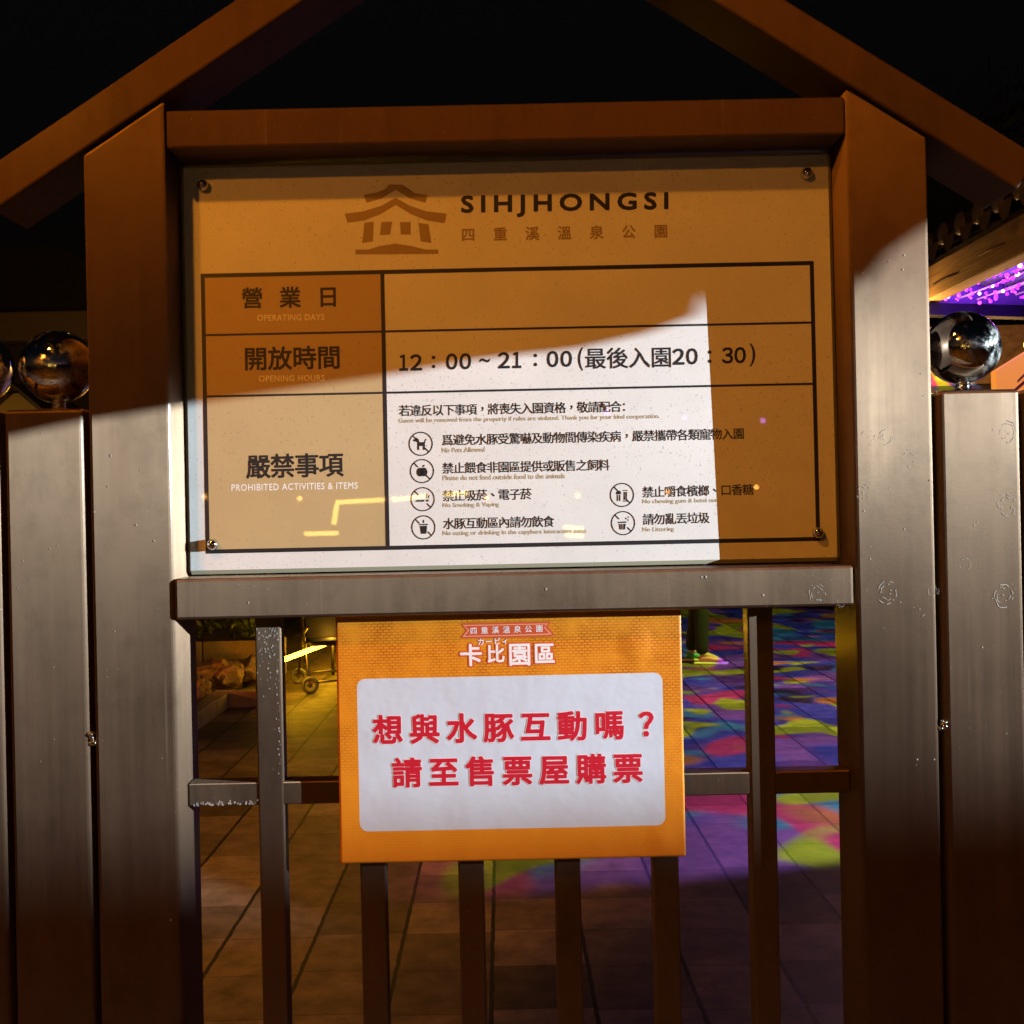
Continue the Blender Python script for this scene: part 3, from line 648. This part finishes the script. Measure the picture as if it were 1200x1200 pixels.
lamp('spotlight_glow', 'SPOT', (.04, .13, .3), 34, (1, .19, .012), .03, (.6, 2.1, .05), R(110), .6, parent=gs)
for ob in list(gs.children):
    if ob.type == 'LIGHT': ob.rotation_euler = Vector((.45, 1.9, -.05)).to_track_quat('-Z', 'Y').to_euler()

ALU = M('pushchair_tube', (.45, .42, .38), .35, .8); FAB = M('pushchair_fabric', (.02, .018, .02), .95, spec=.08); RUB = M('pushchair_tyre', (.16, .15, .13), .6)
ALU.node_tree.nodes['Principled BSDF'].inputs['Base Color'].default_value = (.2, .18, .15, 1)
pc_t = thing('pushchair', 'folding pushchair with small ring wheels parked by the glowing rail', 'pushchair', (-1.39, 7.52, 0), rz=R(20))
for (x, y) in ((-.2, -.1), (.2, -.1), (-.2, .45), (.2, .45)):
    bm = bmesh.new(); ring(bm, (x, y, .068), .054, .015, 'y' if x > 9 else 'y'); w = finish('wheel', bm, RUB, pc_t)
    bm = bmesh.new(); tube(bm, [(x, y - .015, .068), (x, y + .015, .068)], .018, 12); finish('wheel_hub', bm, ALU, w)
bm = bmesh.new()
for x in (-.2, .2):
    tube(bm, [(x, -.1, .07), (x * .95, .25, .5), (x * .9, .55, .95), (x * .9, .62, 1.02)], .011, 8); tube(bm, [(x, .45, .07), (x * .95, .2, .45), (x * .95, -.02, .52)], .011, 8)
tube(bm, [(-.18, .62, 1.02), (.18, .62, 1.02)], .013, 8); tube(bm, [(-.2, .45, .09), (.2, .45, .09)], .009, 8); tube(bm, [(-.2, -.1, .09), (.2, -.1, .09)], .009, 8)
finish('frame', bm, ALU, pc_t)
bm = bmesh.new(); box(bm, -.17, .17, -.02, .28, .36, .4, .015); box(bm, -.17, .17, .27, .31, .38, .85, .015); finish('seat', bm, FAB, pc_t)
bm = bmesh.new(); bmesh.ops.create_uvsphere(bm, u_segments=20, v_segments=12, radius=.22, matrix=Matrix.Translation((0, .22, .78)) @ Matrix.Diagonal((.82, 1, 1, 1)))
bmesh.ops.bisect_plane(bm, geom=bm.verts[:] + bm.edges[:] + bm.faces[:], plane_co=(0, .12, .7), plane_no=(0, -.6, -.75), clear_outer=True)
finish('canopy', bm, FAB, pc_t, True)

# ------------------------------------------------------------------ trees and hedge
def leafmat(name, c1, c2):
    m = M(name, c1, .55); k = N(m)
    k.put(k.b.inputs['Base Color'], k.mix(k.noise(k.n('NewGeometry').outputs['Position'], 1.7, 4), (*c1, 1), (*c2, 1))); return m
LEAF = leafmat('dark_leaves', (.03, .05, .02), (.07, .1, .035)); BARK = M('tree_bark', (.09, .065, .045), .9)
def leaves(bm, n, centre, rad, size, clumps, rnd):
    cl = []
    for _ in range(clumps):
        v = Vector((rnd.gauss(0, 1), rnd.gauss(0, 1), rnd.gauss(0, 1))).normalized() * rnd.random() ** .45
        cl.append(Vector((v.x * rad[0], v.y * rad[1], v.z * rad[2])))
    for _ in range(n):
        c = rnd.choice(cl); p = Vector(centre) + c + Vector((rnd.gauss(0, 1), rnd.gauss(0, 1), rnd.gauss(0, .8))) * min(rad) * .2
        a = Vector((rnd.gauss(0, 1), rnd.gauss(0, 1), rnd.gauss(0, 1))).normalized(); b = a.orthogonal().normalized(); s = size * rnd.uniform(.6, 1.3)
        bm.faces.new([bm.verts.new(p + q) for q in (a * s, b * s * .42, -a * s, -b * s * .42)])
    return cl
def tree(label, loc, h, rad, seed):
    rnd = random.Random(seed); t = thing('tree', label, 'tree', loc, 'dark trees behind the park buildings')
    bm = bmesh.new(); cl = leaves(bm, 6500, (0, 0, h), rad, .13, 46, rnd); finish('crown', bm, LEAF, t)
    bm = bmesh.new(); tube(bm, [(0, 0, 0), (.08, .03, h * .4), (0, 0, h * .75), (.1, 0, h)], .2, 10, r1=.07)
    for c in cl[:14]: tube(bm, [(0, 0, h * .6), Vector((0, 0, h * .7)) + c * .4, Vector((0, 0, h)) + c], .07, 6, r1=.015)
    finish('trunk', bm, BARK, t); return t
tree('dark tree standing behind the tiled pavilion on the right', (8.6, 13, 0), 5.6, (2.3, 2.3, 1.9), 3)
tree('dark tree far behind the house on the left', (-6.5, 23, 0), 6.0, (1.5, 1.5, 1.5), 5)
rnd = random.Random(11)
hg = thing('hedge', 'black green clipped hedge behind the low block wall', 'hedge', (-3.3, 9.2, 0))
bm = bmesh.new(); leaves(bm, 6000, (0, 0, .6), (1.6, .3, .55), .05, 160, rnd); finish('foliage', bm, LEAF, hg)
bm = bmesh.new()
for q in range(9): tube(bm, [(-1.4 + q * .35, 0, 0), (-1.38 + q * .35, .03, .9)], .02, 6)
finish('stems', bm, BARK, hg)
festoon('string_lights', 'tiny far row of orange bulbs just under the middle rail at left', tuple(at(240, 731, 16)), tuple(at(290, 727, 16)), 7, .03, (1, .45, .1), 9, .035)

# ------------------------------------------------------------------ left background: house with lit window, small gabled stall
WALLM = M('dark_house_wall', (.1, .085, .06), .9); FASC = M('house_fascia', (.3, .24, .15), .8)
hz = thing('house', 'dim two storey house with pale fascia and one lit window', 'house', (-9, 15, 0))
bm = bmesh.new(); box(bm, -5, 3.6, .3, 5, 0, 4.05); finish('wall', bm, WALLM, hz)
bm = bmesh.new(); box(bm, -5.3, 3.9, 0, 5.3, 4.06, 4.5, .03); finish('fascia', bm, FASC, hz)
bm = bmesh.new(); prism(bm, [(-5.6, 4.51), (4.2, 4.51), (2.6, 5.4), (-4, 5.4)], -.2, 5.5); finish('roof', bm, M('dark_roof', (.03, .03, .035), .8), hz)
a, b_ = at(79, 366, 15.25), at(97, 392, 15.25)
wf = None
bm = bmesh.new(); x0, x1, z0, z1_ = a.x + 9 - .06, b_.x + 9 + .06, b_.z - .06, a.z + .06
box(bm, x0, x1, .22, .3, z0, z1_); wf = finish('window', bm, DARKWOOD, hz)
for f in (0, 1):
    w_ = (x1 - x0 - .12 - .04) / 2
    bm = bmesh.new(); xx = x0 + .06 + f * (w_ + .04); box(bm, xx, xx + w_, .2, .215, z0 + .06, z1_ - .06)
    finish('pane', bm, M('lit_pane', (1, .7, .3), .4, emit=(1, .55, .16), es=.55), wf)
p0, p1 = at(30, 366, 15.25), at(66, 420, 15.25)
bm = bmesh.new(); box(bm, p0.x + 9, p1.x + 9, .24, .3, p1.z, p0.z); finish('window', bm, M('dark_pane', (.01, .012, .015), .1), hz)
pt = at(22, 452, 12); st = thing('stall', 'small gabled stall glowing yellow between the two left balls', 'stall', (pt.x, 12, 0))
bm = bmesh.new(); box(bm, -.5, .5, 0, 1.2, 0, pt.z - .45)
prism(bm, [(-.5, pt.z - .449), (.5, pt.z - .449), (0, pt.z - .04)], 0, 1.2); finish('wall', bm, M('stall_boards', (.5, .38, .16), .7), st)
bm = bmesh.new()
for s in (-1, 1): prism(bm, [(0, pt.z - .03), (s * .62, pt.z - .58), (s * .62, pt.z - .52), (0, pt.z + .03)], -.25, 1.4)
finish('roof', bm, DARKWOOD, st)
bm = bmesh.new(); box(bm, -.3, .02, -.03, -.004, .9, pt.z - .72); finish('window', bm, M('stall_window', (1, .8, .4), .4, emit=(1, .62, .15), es=.5), st)
lamp('stall_lamp', 'POINT', (.1, -1.3, pt.z - .3), 20, (1, .62, .14), .06, parent=st)
bm = bmesh.new(); ball(bm, (.1, -1.3, pt.z - .3), .05, 12, 8); tube(bm, [(.1, -1.3, pt.z - .26), (.1, -.2, pt.z - .1)], .012, 6); finish('lamp_arm', bm, BLACK, st)

# ------------------------------------------------------------------ right background: tiled pavilion with fairy lights
pv = thing('pavilion', 'timber pavilion with scalloped roof tiles and a lit beam on the right', 'pavilion', (2.5, 0, 0))
WOOD = M('pavilion_timber', (.42, .27, .13), .55); k = N(WOOD); geo = k.n('NewGeometry').outputs['Position']
k.put(k.b.inputs['Base Color'], k.ramp(k.noise(k.map(geo, (14, 1.2, 26)), 1, 6, .65), [(.32, (.24, .14, .06)), (.6, (.46, .3, .15)), (.75, (.5, .34, .18))])); k.bump(k.noise(k.map(geo, (20, 1.5, 40)), 1, 6), .4, .006)
TILE = M('grey_violet_tiles', (.14, .12, .14), .45); DBEAM = M('blue_black_beam', (.02, .022, .03), .6, spec=.1)
Y0, Y1 = 2.2, 5.15
bm = bmesh.new(); box(bm, 0, .1, Y0, Y1, 2.595, 2.785, .006); finish('eave_beam', bm, WOOD, pv)
bm = bmesh.new()
for (ya, yb, z) in ((4.05, 4.35, 2.69), (4.6, 4.95, 2.66), (3.3, 3.75, 2.7)):
    bm = bmesh.new(); tube(bm, [(-.001, ya, z), (-.0015, (ya + yb) / 2, z + .006), (-.001, yb, z + .004)], .0028, 5); finish('wood_crack', bm, BLACK, pv)
bm = bmesh.new(); n = int((Y1 - Y0 + .3) / .215); ri = math.tan(R(24))
for i in range(n + 1):                                      # alternating pan tiles and round cover tiles with hanging lips
    y = Y0 - .1 + i * .215
    for (rr, cy, up, seg) in ((.062, y, 1, 10), (.075, y + .1075, -1, 10)):
        g = []
        for x in (-.13, 2.6):
            z = 2.83 + (x + .13) * ri
            g.append([bm.verts.new((x, cy + rr * math.cos(math.pi * j / seg), z + (up * rr * math.sin(math.pi * j / seg) * (1 if up > 0 else .6)) + (.0 if up > 0 else .03))) for j in range(seg + 1)])
        for j in range(seg): bm.faces.new((g[0][j], g[0][j + 1], g[1][j + 1], g[1][j])).smooth = True
        if up > 0:
            bm.faces.new(g[0])
            ball(bm, (-.133, cy, 2.83 + .012), .06, 12, 8, (.35, 1, 1))
        else:                                              # drip lip of the pan tile
            a_ = [bm.verts.new((-.132, cy + rr * math.cos(math.pi * j / seg), 2.86 - rr * .6 * math.sin(math.pi * j / seg))) for j in range(seg + 1)]
            b_ = [bm.verts.new((-.15, cy + rr * math.cos(math.pi * j / seg), 2.835 - rr * 1.5 * math.sin(math.pi * j / seg))) for j in range(seg + 1)]
            for j in range(seg): bm.faces.new((a_[j], a_[j + 1], b_[j + 1], b_[j])).smooth = True
finish('roof_tiles', bm, TILE, pv, recalc=False)
bm = bmesh.new(); g = [bm.verts.new(p) for p in ((.02, Y0 - .1, 2.79), (2.6, Y0 - .1, 2.79 + 2.58 * ri), (2.6, Y1 + .2, 2.79 + 2.58 * ri), (.02, Y1 + .2, 2.79))]
f = bm.faces.new(g); ex_ = bmesh.ops.extrude_face_region(bm, geom=[f])
for v in [q for q in ex_['geom'] if isinstance(q, bmesh.types.BMVert)]: v.co.z += .03
finish('roof_deck', bm, DARKWOOD, pv)
CEIL = M('ceiling_boards', (.22, .2, .24), .6)
bm = bmesh.new(); box(bm, .11, 3.5, Y0, Y1 + .95, 2.74, 2.76); finish('ceiling', bm, CEIL, pv)
for q in range(6):
    bm = bmesh.new(); x = .2 + q * .16; box(bm, x, x + .035, Y0, Y1 + .2, 2.695, 2.738); finish('rafter', bm, CEIL, pv)
pa, pb = at(1088, 355, Y1), at(1215, 372, Y1 + .5)
bm = bmesh.new(); 
vs = []
for (x, y) in ((-.12, Y1 - .12), (3.4, Y1 + .75), (3.4, Y1 + .85), (-.12, Y1 - .02)): vs.append((x, y))
a_ = [bm.verts.new((x, y, 2.515)) for x, y in vs]; b_ = [bm.verts.new((x, y, 2.585)) for x, y in vs]
bm.faces.new(a_[::-1]); bm.faces.new(b_)
for i in range(4): bm.faces.new((a_[i], a_[(i + 1) % 4], b_[(i + 1) % 4], b_[i]))
finish('end_beam', bm, DBEAM, pv)
bm = bmesh.new(); a_ = [bm.verts.new((x, y + .035, 2.586)) for x, y in vs]; b_ = [bm.verts.new((x, y + .035, 2.739)) for x, y in vs]
bm.faces.new(a_[::-1]); bm.faces.new(b_)
for i in range(4): bm.faces.new((a_[i], a_[(i + 1) % 4], b_[(i + 1) % 4], b_[i]))
finish('gable_board', bm, CEIL, pv)
for (x, y) in ((.05, Y0 + .1), (3.2, Y1 + .68)):
    bm = bmesh.new(); box(bm, x - .05, x + .05, y - .05, y + .05, 0, 2.51 if y > 5 else 2.594, .006); finish('pavilion_post', bm, WOOD, pv)
FP = M('purple_fairy', (.5, .1, 1), .3, emit=(.3, .02, 1), es=2.6); FW = M('white_fairy', (1, .95, 1), .3, emit=(.95, .85, 1), es=3); FM = M('magenta_fairy', (1, .2, .8), .3, emit=(.8, .06, .9), es=2)
meshes = []
for m in (FP, FW, FM):
    bm = bmesh.new(); ball(bm, (0, 0, 0), .011, 8, 6); o = finish('bulb', bm, m); meshes.append(o.data); bpy.data.objects.remove(o)
rnd = random.Random(4); CABLE = M('glowing_cable', (.5, .4, .5), .5, emit=(.75, .22, .9), es=.55)
SLAB = ['fairy light string nearest the eave beam', 'second purple fairy light string from the eave beam', 'third fairy light string, hung lower with white bulbs', 'fourth fairy light string deep under the pavilion roof', 'fairy light string at the right edge under the pavilion ceiling', 'innermost fairy light string under the pavilion ceiling']
for q in range(6):
    x = 2.62 + q * .1; z = 2.63 - .012 * (q % 3)
    t = thing('fairy_light_string', SLAB[q], 'fairy lights', (x, Y1 + .02 - .03 * q, z), 'fairy light strings under the pavilion roof')
    bm = bmesh.new(); tube(bm, [(0, 0, 0), (.02, -.7, -.015), (0, -1.9, 0)], .0045, 5); finish('cable', bm, CABLE, t)
    for i in range(34):
        w = rnd.random(); o = bpy.data.objects.new('bulb', meshes[0 if w < .48 else 1 if w < .8 else 2]); C.objects.link(o); o.parent = t
        o.scale = (rnd.uniform(.6, 1.15),) * 3; o.location = (rnd.gauss(0, .018), -.02 - i * .056 + rnd.gauss(0, .012), -.012 - abs(rnd.gauss(0, .014)))
    lamp('fairy_glow', 'POINT', (0, -.35 - .3 * (q % 3), .03), 6, (.2, .02, 1), .02, parent=t)
# shop front beyond the pavilion
sh = thing('shop_wall', 'orange lit timber wall beyond the pavilion end beam', 'wall', (3.12, 8, 0))
bm = bmesh.new(); box(bm, 0, 6, 0, .15, 0, 2.9); finish('wall_boards', bm, WOOD, sh)
for z in (2.3, 1.95):
    bm = bmesh.new(); box(bm, 0, 6, -.06, -.003, z, z + .09, .004); finish('wall_batten', bm, DARKWOOD, sh)
bm = bmesh.new(); tube(bm, [(.55, -.5, 2.02), (1.3, -1.3, 2.28)], .014, 8); finish('tube_lamp', bm, M('tube_glow', (1, .9, .8), .4, emit=(1, .8, .6), es=2.2), sh)
lamp('shop_lamp', 'POINT', (.6, -1.2, 2.05), 26, (1, .5, .16), .08, parent=sh)
# lit beam: warm lamp hanging in front of the eave
lt = thing('hanging_lamp', 'warm lamp on a bracket outside the pavilion, lighting its eave beam', 'lamp', (2.36, 5.3, 0))
bm = bmesh.new(); tube(bm, [(0, 0, 0), (0, 0, 2.5)], .025, 8); tube(bm, [(0, 0, 2.5), (.05, -.12, 2.45)], .02, 8); finish('lamp_post', bm, BLACK, lt)
bm = bmesh.new(); ball(bm, (.05, -.14, 2.42), .035, 12, 8); finish('bulb', bm, AMBER, lt)
lamp('hanging_lamp_light', 'POINT', (.05, -.25, 2.42), 14, (1, .55, .16), .05, parent=lt)
# house-shaped light box sign
sg = at(1170, 470, 4.7); sb = thing('light_box_sign', 'orange light box sign shaped like a house with a brown roof emblem', 'sign', (sg.x + .18, 4.7, 0), rz=R(-8))
zt = at(1184, 418, 4.7).z
GLOW = M('orange_light_box', (.25, .1, .03), .4, emit=(1, .33, .04), es=.75)
bm = bmesh.new(); prism(bm, [(-.18, .5), (.18, .5), (.18, zt - .07), (0, zt + .04), (-.18, zt - .07)], 0, .1, .004); bx = finish('light_box', bm, GLOW, sb)
bm = bmesh.new(); P2 = lambda x, z: (x, -.0015, z)
zc = zt - .2
for poly in ([(-.09, zc + .02), (0, zc + .1), (.09, zc + .02), (.09, zc + .0), (0, zc + .075), (-.09, zc)], [(-.07, zc + .07), (0, zc + .14), (.07, zc + .07), (.07, zc + .055), (0, zc + .12), (-.07, zc + .055)], [(-.06, zc - .07), (-.035, zc - .07), (-.035, zc - .01), (-.06, zc - .01)], [(-.015, zc - .07), (.015, zc - .07), (.015, zc), (-.015, zc)], [(.035, zc - .07), (.06, zc - .07), (.06, zc - .01), (.035, zc - .01)], [(-.09, zc - .1), (.09, zc - .1), (.09, zc - .085), (-.09, zc - .085)]):
    ngon(bm, poly, P2)
finish('roof_emblem', bm, M('emblem_brown', (.35, .1, .02), .5), bx)
bm = bmesh.new(); ball(bm, (0, .05, zt + .07), .02, 10, 8, (.8, .8, 1.3)); finish('finial', bm, AMBER, sb)
bm = bmesh.new(); box(bm, -.16, .16, .01, .09, 0, .499, .004); finish('sign_base', bm, DARKWOOD, sb)

# ------------------------------------------------------------------ walking person behind the railing
def skin_body(name, joints, edges, mat, parent, root=0, sub=2):
    me = bpy.data.meshes.new(name); me.from_pydata([j[:3] for j in joints], edges, []); me.materials.append(mat)
    o = bpy.data.objects.new(name, me); C.objects.link(o)
    o.modifiers.new('skin', 'SKIN'); s = o.modifiers.new('smooth', 'SUBSURF'); s.levels = s.render_levels = sub
    sv = me.skin_vertices[0].data
    for i, j in enumerate(joints): sv[i].radius = (j[3], j[4] if len(j) > 4 else j[3])
    sv[root].use_root = True
    bpy.context.view_layer.update(); dg = bpy.context.evaluated_depsgraph_get()
    nm = bpy.data.meshes.new_from_object(o.evaluated_get(dg)); bpy.data.objects.remove(o)
    nm.polygons.foreach_set('use_smooth', [True] * len(nm.polygons))
    if not nm.materials: nm.materials.append(mat)
    r = bpy.data.objects.new(name, nm); C.objects.link(r); r.parent = parent; return r
SKIN = M('skin', (.45, .28, .2), .5); DARKC = M('black_cloth', (.012, .012, .014), .9)
fp = at(812, 776, 9.0)
fz = (0 - CAM.z) / (at(812, 776, 0).z - CAM.z) * 1.4 - 1.4
fpos = at(812, 777, fz)
ps = thing('person', 'person walking in black trousers with one pink and one teal sandal', 'person', (fpos.x, fz, 0), rz=R(-18))
# local: +x is walking direction (to the right in the photo)
J = [(0, 0, .9, .115, .1), (0, 0, 1.1, .105, .13), (.01, 0, 1.32, .105, .16), (.02, 0, 1.46, .05), (.03, 0, 1.56, .075), (.04, 0, 1.66, .08),
     (0, .17, 1.38, .055), (-.06, .22, 1.1, .042), (.06, .24, .88, .034), (0, -.17, 1.38, .055), (.04, -.22, 1.1, .042), (.16, -.22, .9, .034),
     (0, .09, .84, .08), (.03, .1, .48, .055), (-.03, .1, .09, .04), (.1, .1, .035, .034, .022), (0, -.09, .84, .08), (.1, -.1, .48, .055), (.1, -.11, .09, .04), (.25, -.11, .035, .034, .022)]
E = [(0, 1), (1, 2), (2, 3), (3, 4), (4, 5), (2, 6), (6, 7), (7, 8), (2, 9), (9, 10), (10, 11), (0, 12), (12, 13), (13, 14), (14, 15), (0, 16), (16, 17), (17, 18), (18, 19)]
skin_body('body', J, E, SKIN, ps)
J = [(0, 0, .93, .13, .15), (0, .09, .85, .1), (.03, .1, .48, .075), (-.03, .1, .075, .062), (0, -.09, .85, .1), (.1, -.1, .48, .075), (.1, -.11, .075, .06)]
E = [(0, 1), (1, 2), (2, 3), (0, 4), (4, 5), (5, 6)]
skin_body('trousers', J, E, DARKC, ps)
J = [(0, 0, .95, .14, .16), (0, 0, 1.12, .128, .15), (.01, 0, 1.33, .128, .185), (.02, 0, 1.45, .075), (0, .19, 1.39, .075), (-.04, .23, 1.16, .06), (0, -.19, 1.39, .075), (.03, -.23, 1.16, .06)]
E = [(0, 1), (1, 2), (2, 3), (2, 4), (4, 5), (2, 6), (6, 7)]
skin_body('jacket', J, E, DARKC, ps)
bm = bmesh.new(); ball(bm, (.0, 0, 1.69), .105, 20, 14, (1, .88, 1.05)); finish('hair', bm, M('black_hair', (.01, .009, .008), .5), ps, True)
for (x, y, c, nm, lab) in ((-.02, .1, (.08, .42, .42), 'teal', 'teal sandal'), (.13, -.11, (.75, .3, .5), 'pink', 'pink sandal')):
    sh_m = M(nm + '_sandal', c, .5)
    J = [(x - .07, y, .045, .038, .03), (x, y, .055, .042, .04), (x + .1, y, .04, .045, .028), (x + .16, y, .034, .036, .022)]
    o = skin_body('sandal', J, [(0, 1), (1, 2), (2, 3)], sh_m, ps, 0); o['label'] = lab
    bm = bmesh.new(); box(bm, x - .1, x + .2, y - .045, y + .045, 0, .022, .008); finish('sole', bm, CREAM, o)

# ------------------------------------------------------------------ colour-wheel projector washing the paving behind the sign
PJ = Vector((3.02, 7.0, 0))
pj = thing('projector', 'coloured light projector on a mast hidden behind the right sign post', 'projector', tuple(PJ))
bm = bmesh.new(); tube(bm, [(0, 0, 0), (0, 0, 4.2)], .05, 10); finish('mast', bm, BLACK, pj)
bm = bmesh.new(); tube(bm, [(-.05, .0, 4.45), (-.12, .02, 4.2)], .1, 14); finish('projector_body', bm, BLACK, pj)
bm = bmesh.new(); box(bm, -.325, -.32, -.6, .9, 3.93, 4.5); finish('barn_door', bm, BLACK, pj)  # added plate, out of view, that cuts off the beam's left side
po = lamp('projector_beam', 'SPOT', (-.16, .02, 4.14), 2000, (1, 1, 1), .012, None, R(108), .05, parent=pj)
po.rotation_euler = (Vector((1.3, 7.9, 0)) - Vector((2.86, 7.02, 4.14))).to_track_quat('-Z', 'Y').to_euler()
l = po.data; l.use_nodes = True; t = l.node_tree; em = next(n for n in t.nodes if n.type == 'EMISSION')
tc = t.nodes.new('ShaderNodeTexCoord'); mp = t.nodes.new('ShaderNodeMapping'); mp.inputs['Scale'].default_value = (9.5, 9.5, 9.5); mp.inputs['Location'].default_value = (2.3, 1.1, 0)
t.links.new(tc.outputs['Normal'], mp.inputs[0]); cur = None
def gob(i, scale, lo, hi):
    m2 = t.nodes.new('ShaderNodeMapping'); m2.inputs['Location'].default_value = (i * 3.7, i * 5.1, i * 2.3); t.links.new(mp.outputs[0], m2.inputs[0])
    nz = t.nodes.new('ShaderNodeTexNoise'); nz.inputs['Scale'].default_value = scale; nz.inputs['Detail'].default_value = 1.2; t.links.new(m2.outputs[0], nz.inputs['Vector'])
    r = t.nodes.new('ShaderNodeMapRange'); r.interpolation_type = 'SMOOTHSTEP'; r.inputs[1].default_value = lo; r.inputs[2].default_value = hi; t.links.new(nz.outputs['Fac'], r.inputs[0]); return r.outputs[0]
cur = (.045, .08, .62, 1)
for i, (c, scale, lo, hi) in enumerate((((.22, .09, .5), .8, .48, .62), ((.03, .03, .1), 1.1, .55, .66), ((.04, .3, .6), .9, .56, .64), ((.62, .05, .24), .9, .575, .64), ((.42, .55, .03), 1.0, .56, .61), ((.62, .24, .06), .8, .62, .7))):
    mx = t.nodes.new('ShaderNodeMix'); mx.data_type = 'RGBA'; t.links.new(gob(i, scale, lo, hi), mx.inputs[0])
    if isinstance(cur, tuple): mx.inputs[6].default_value = cur
    else: t.links.new(cur, mx.inputs[6])
    mx.inputs[7].default_value = (*c, 1); cur = mx.outputs[2]
t.links.new(cur, em.inputs['Color'])
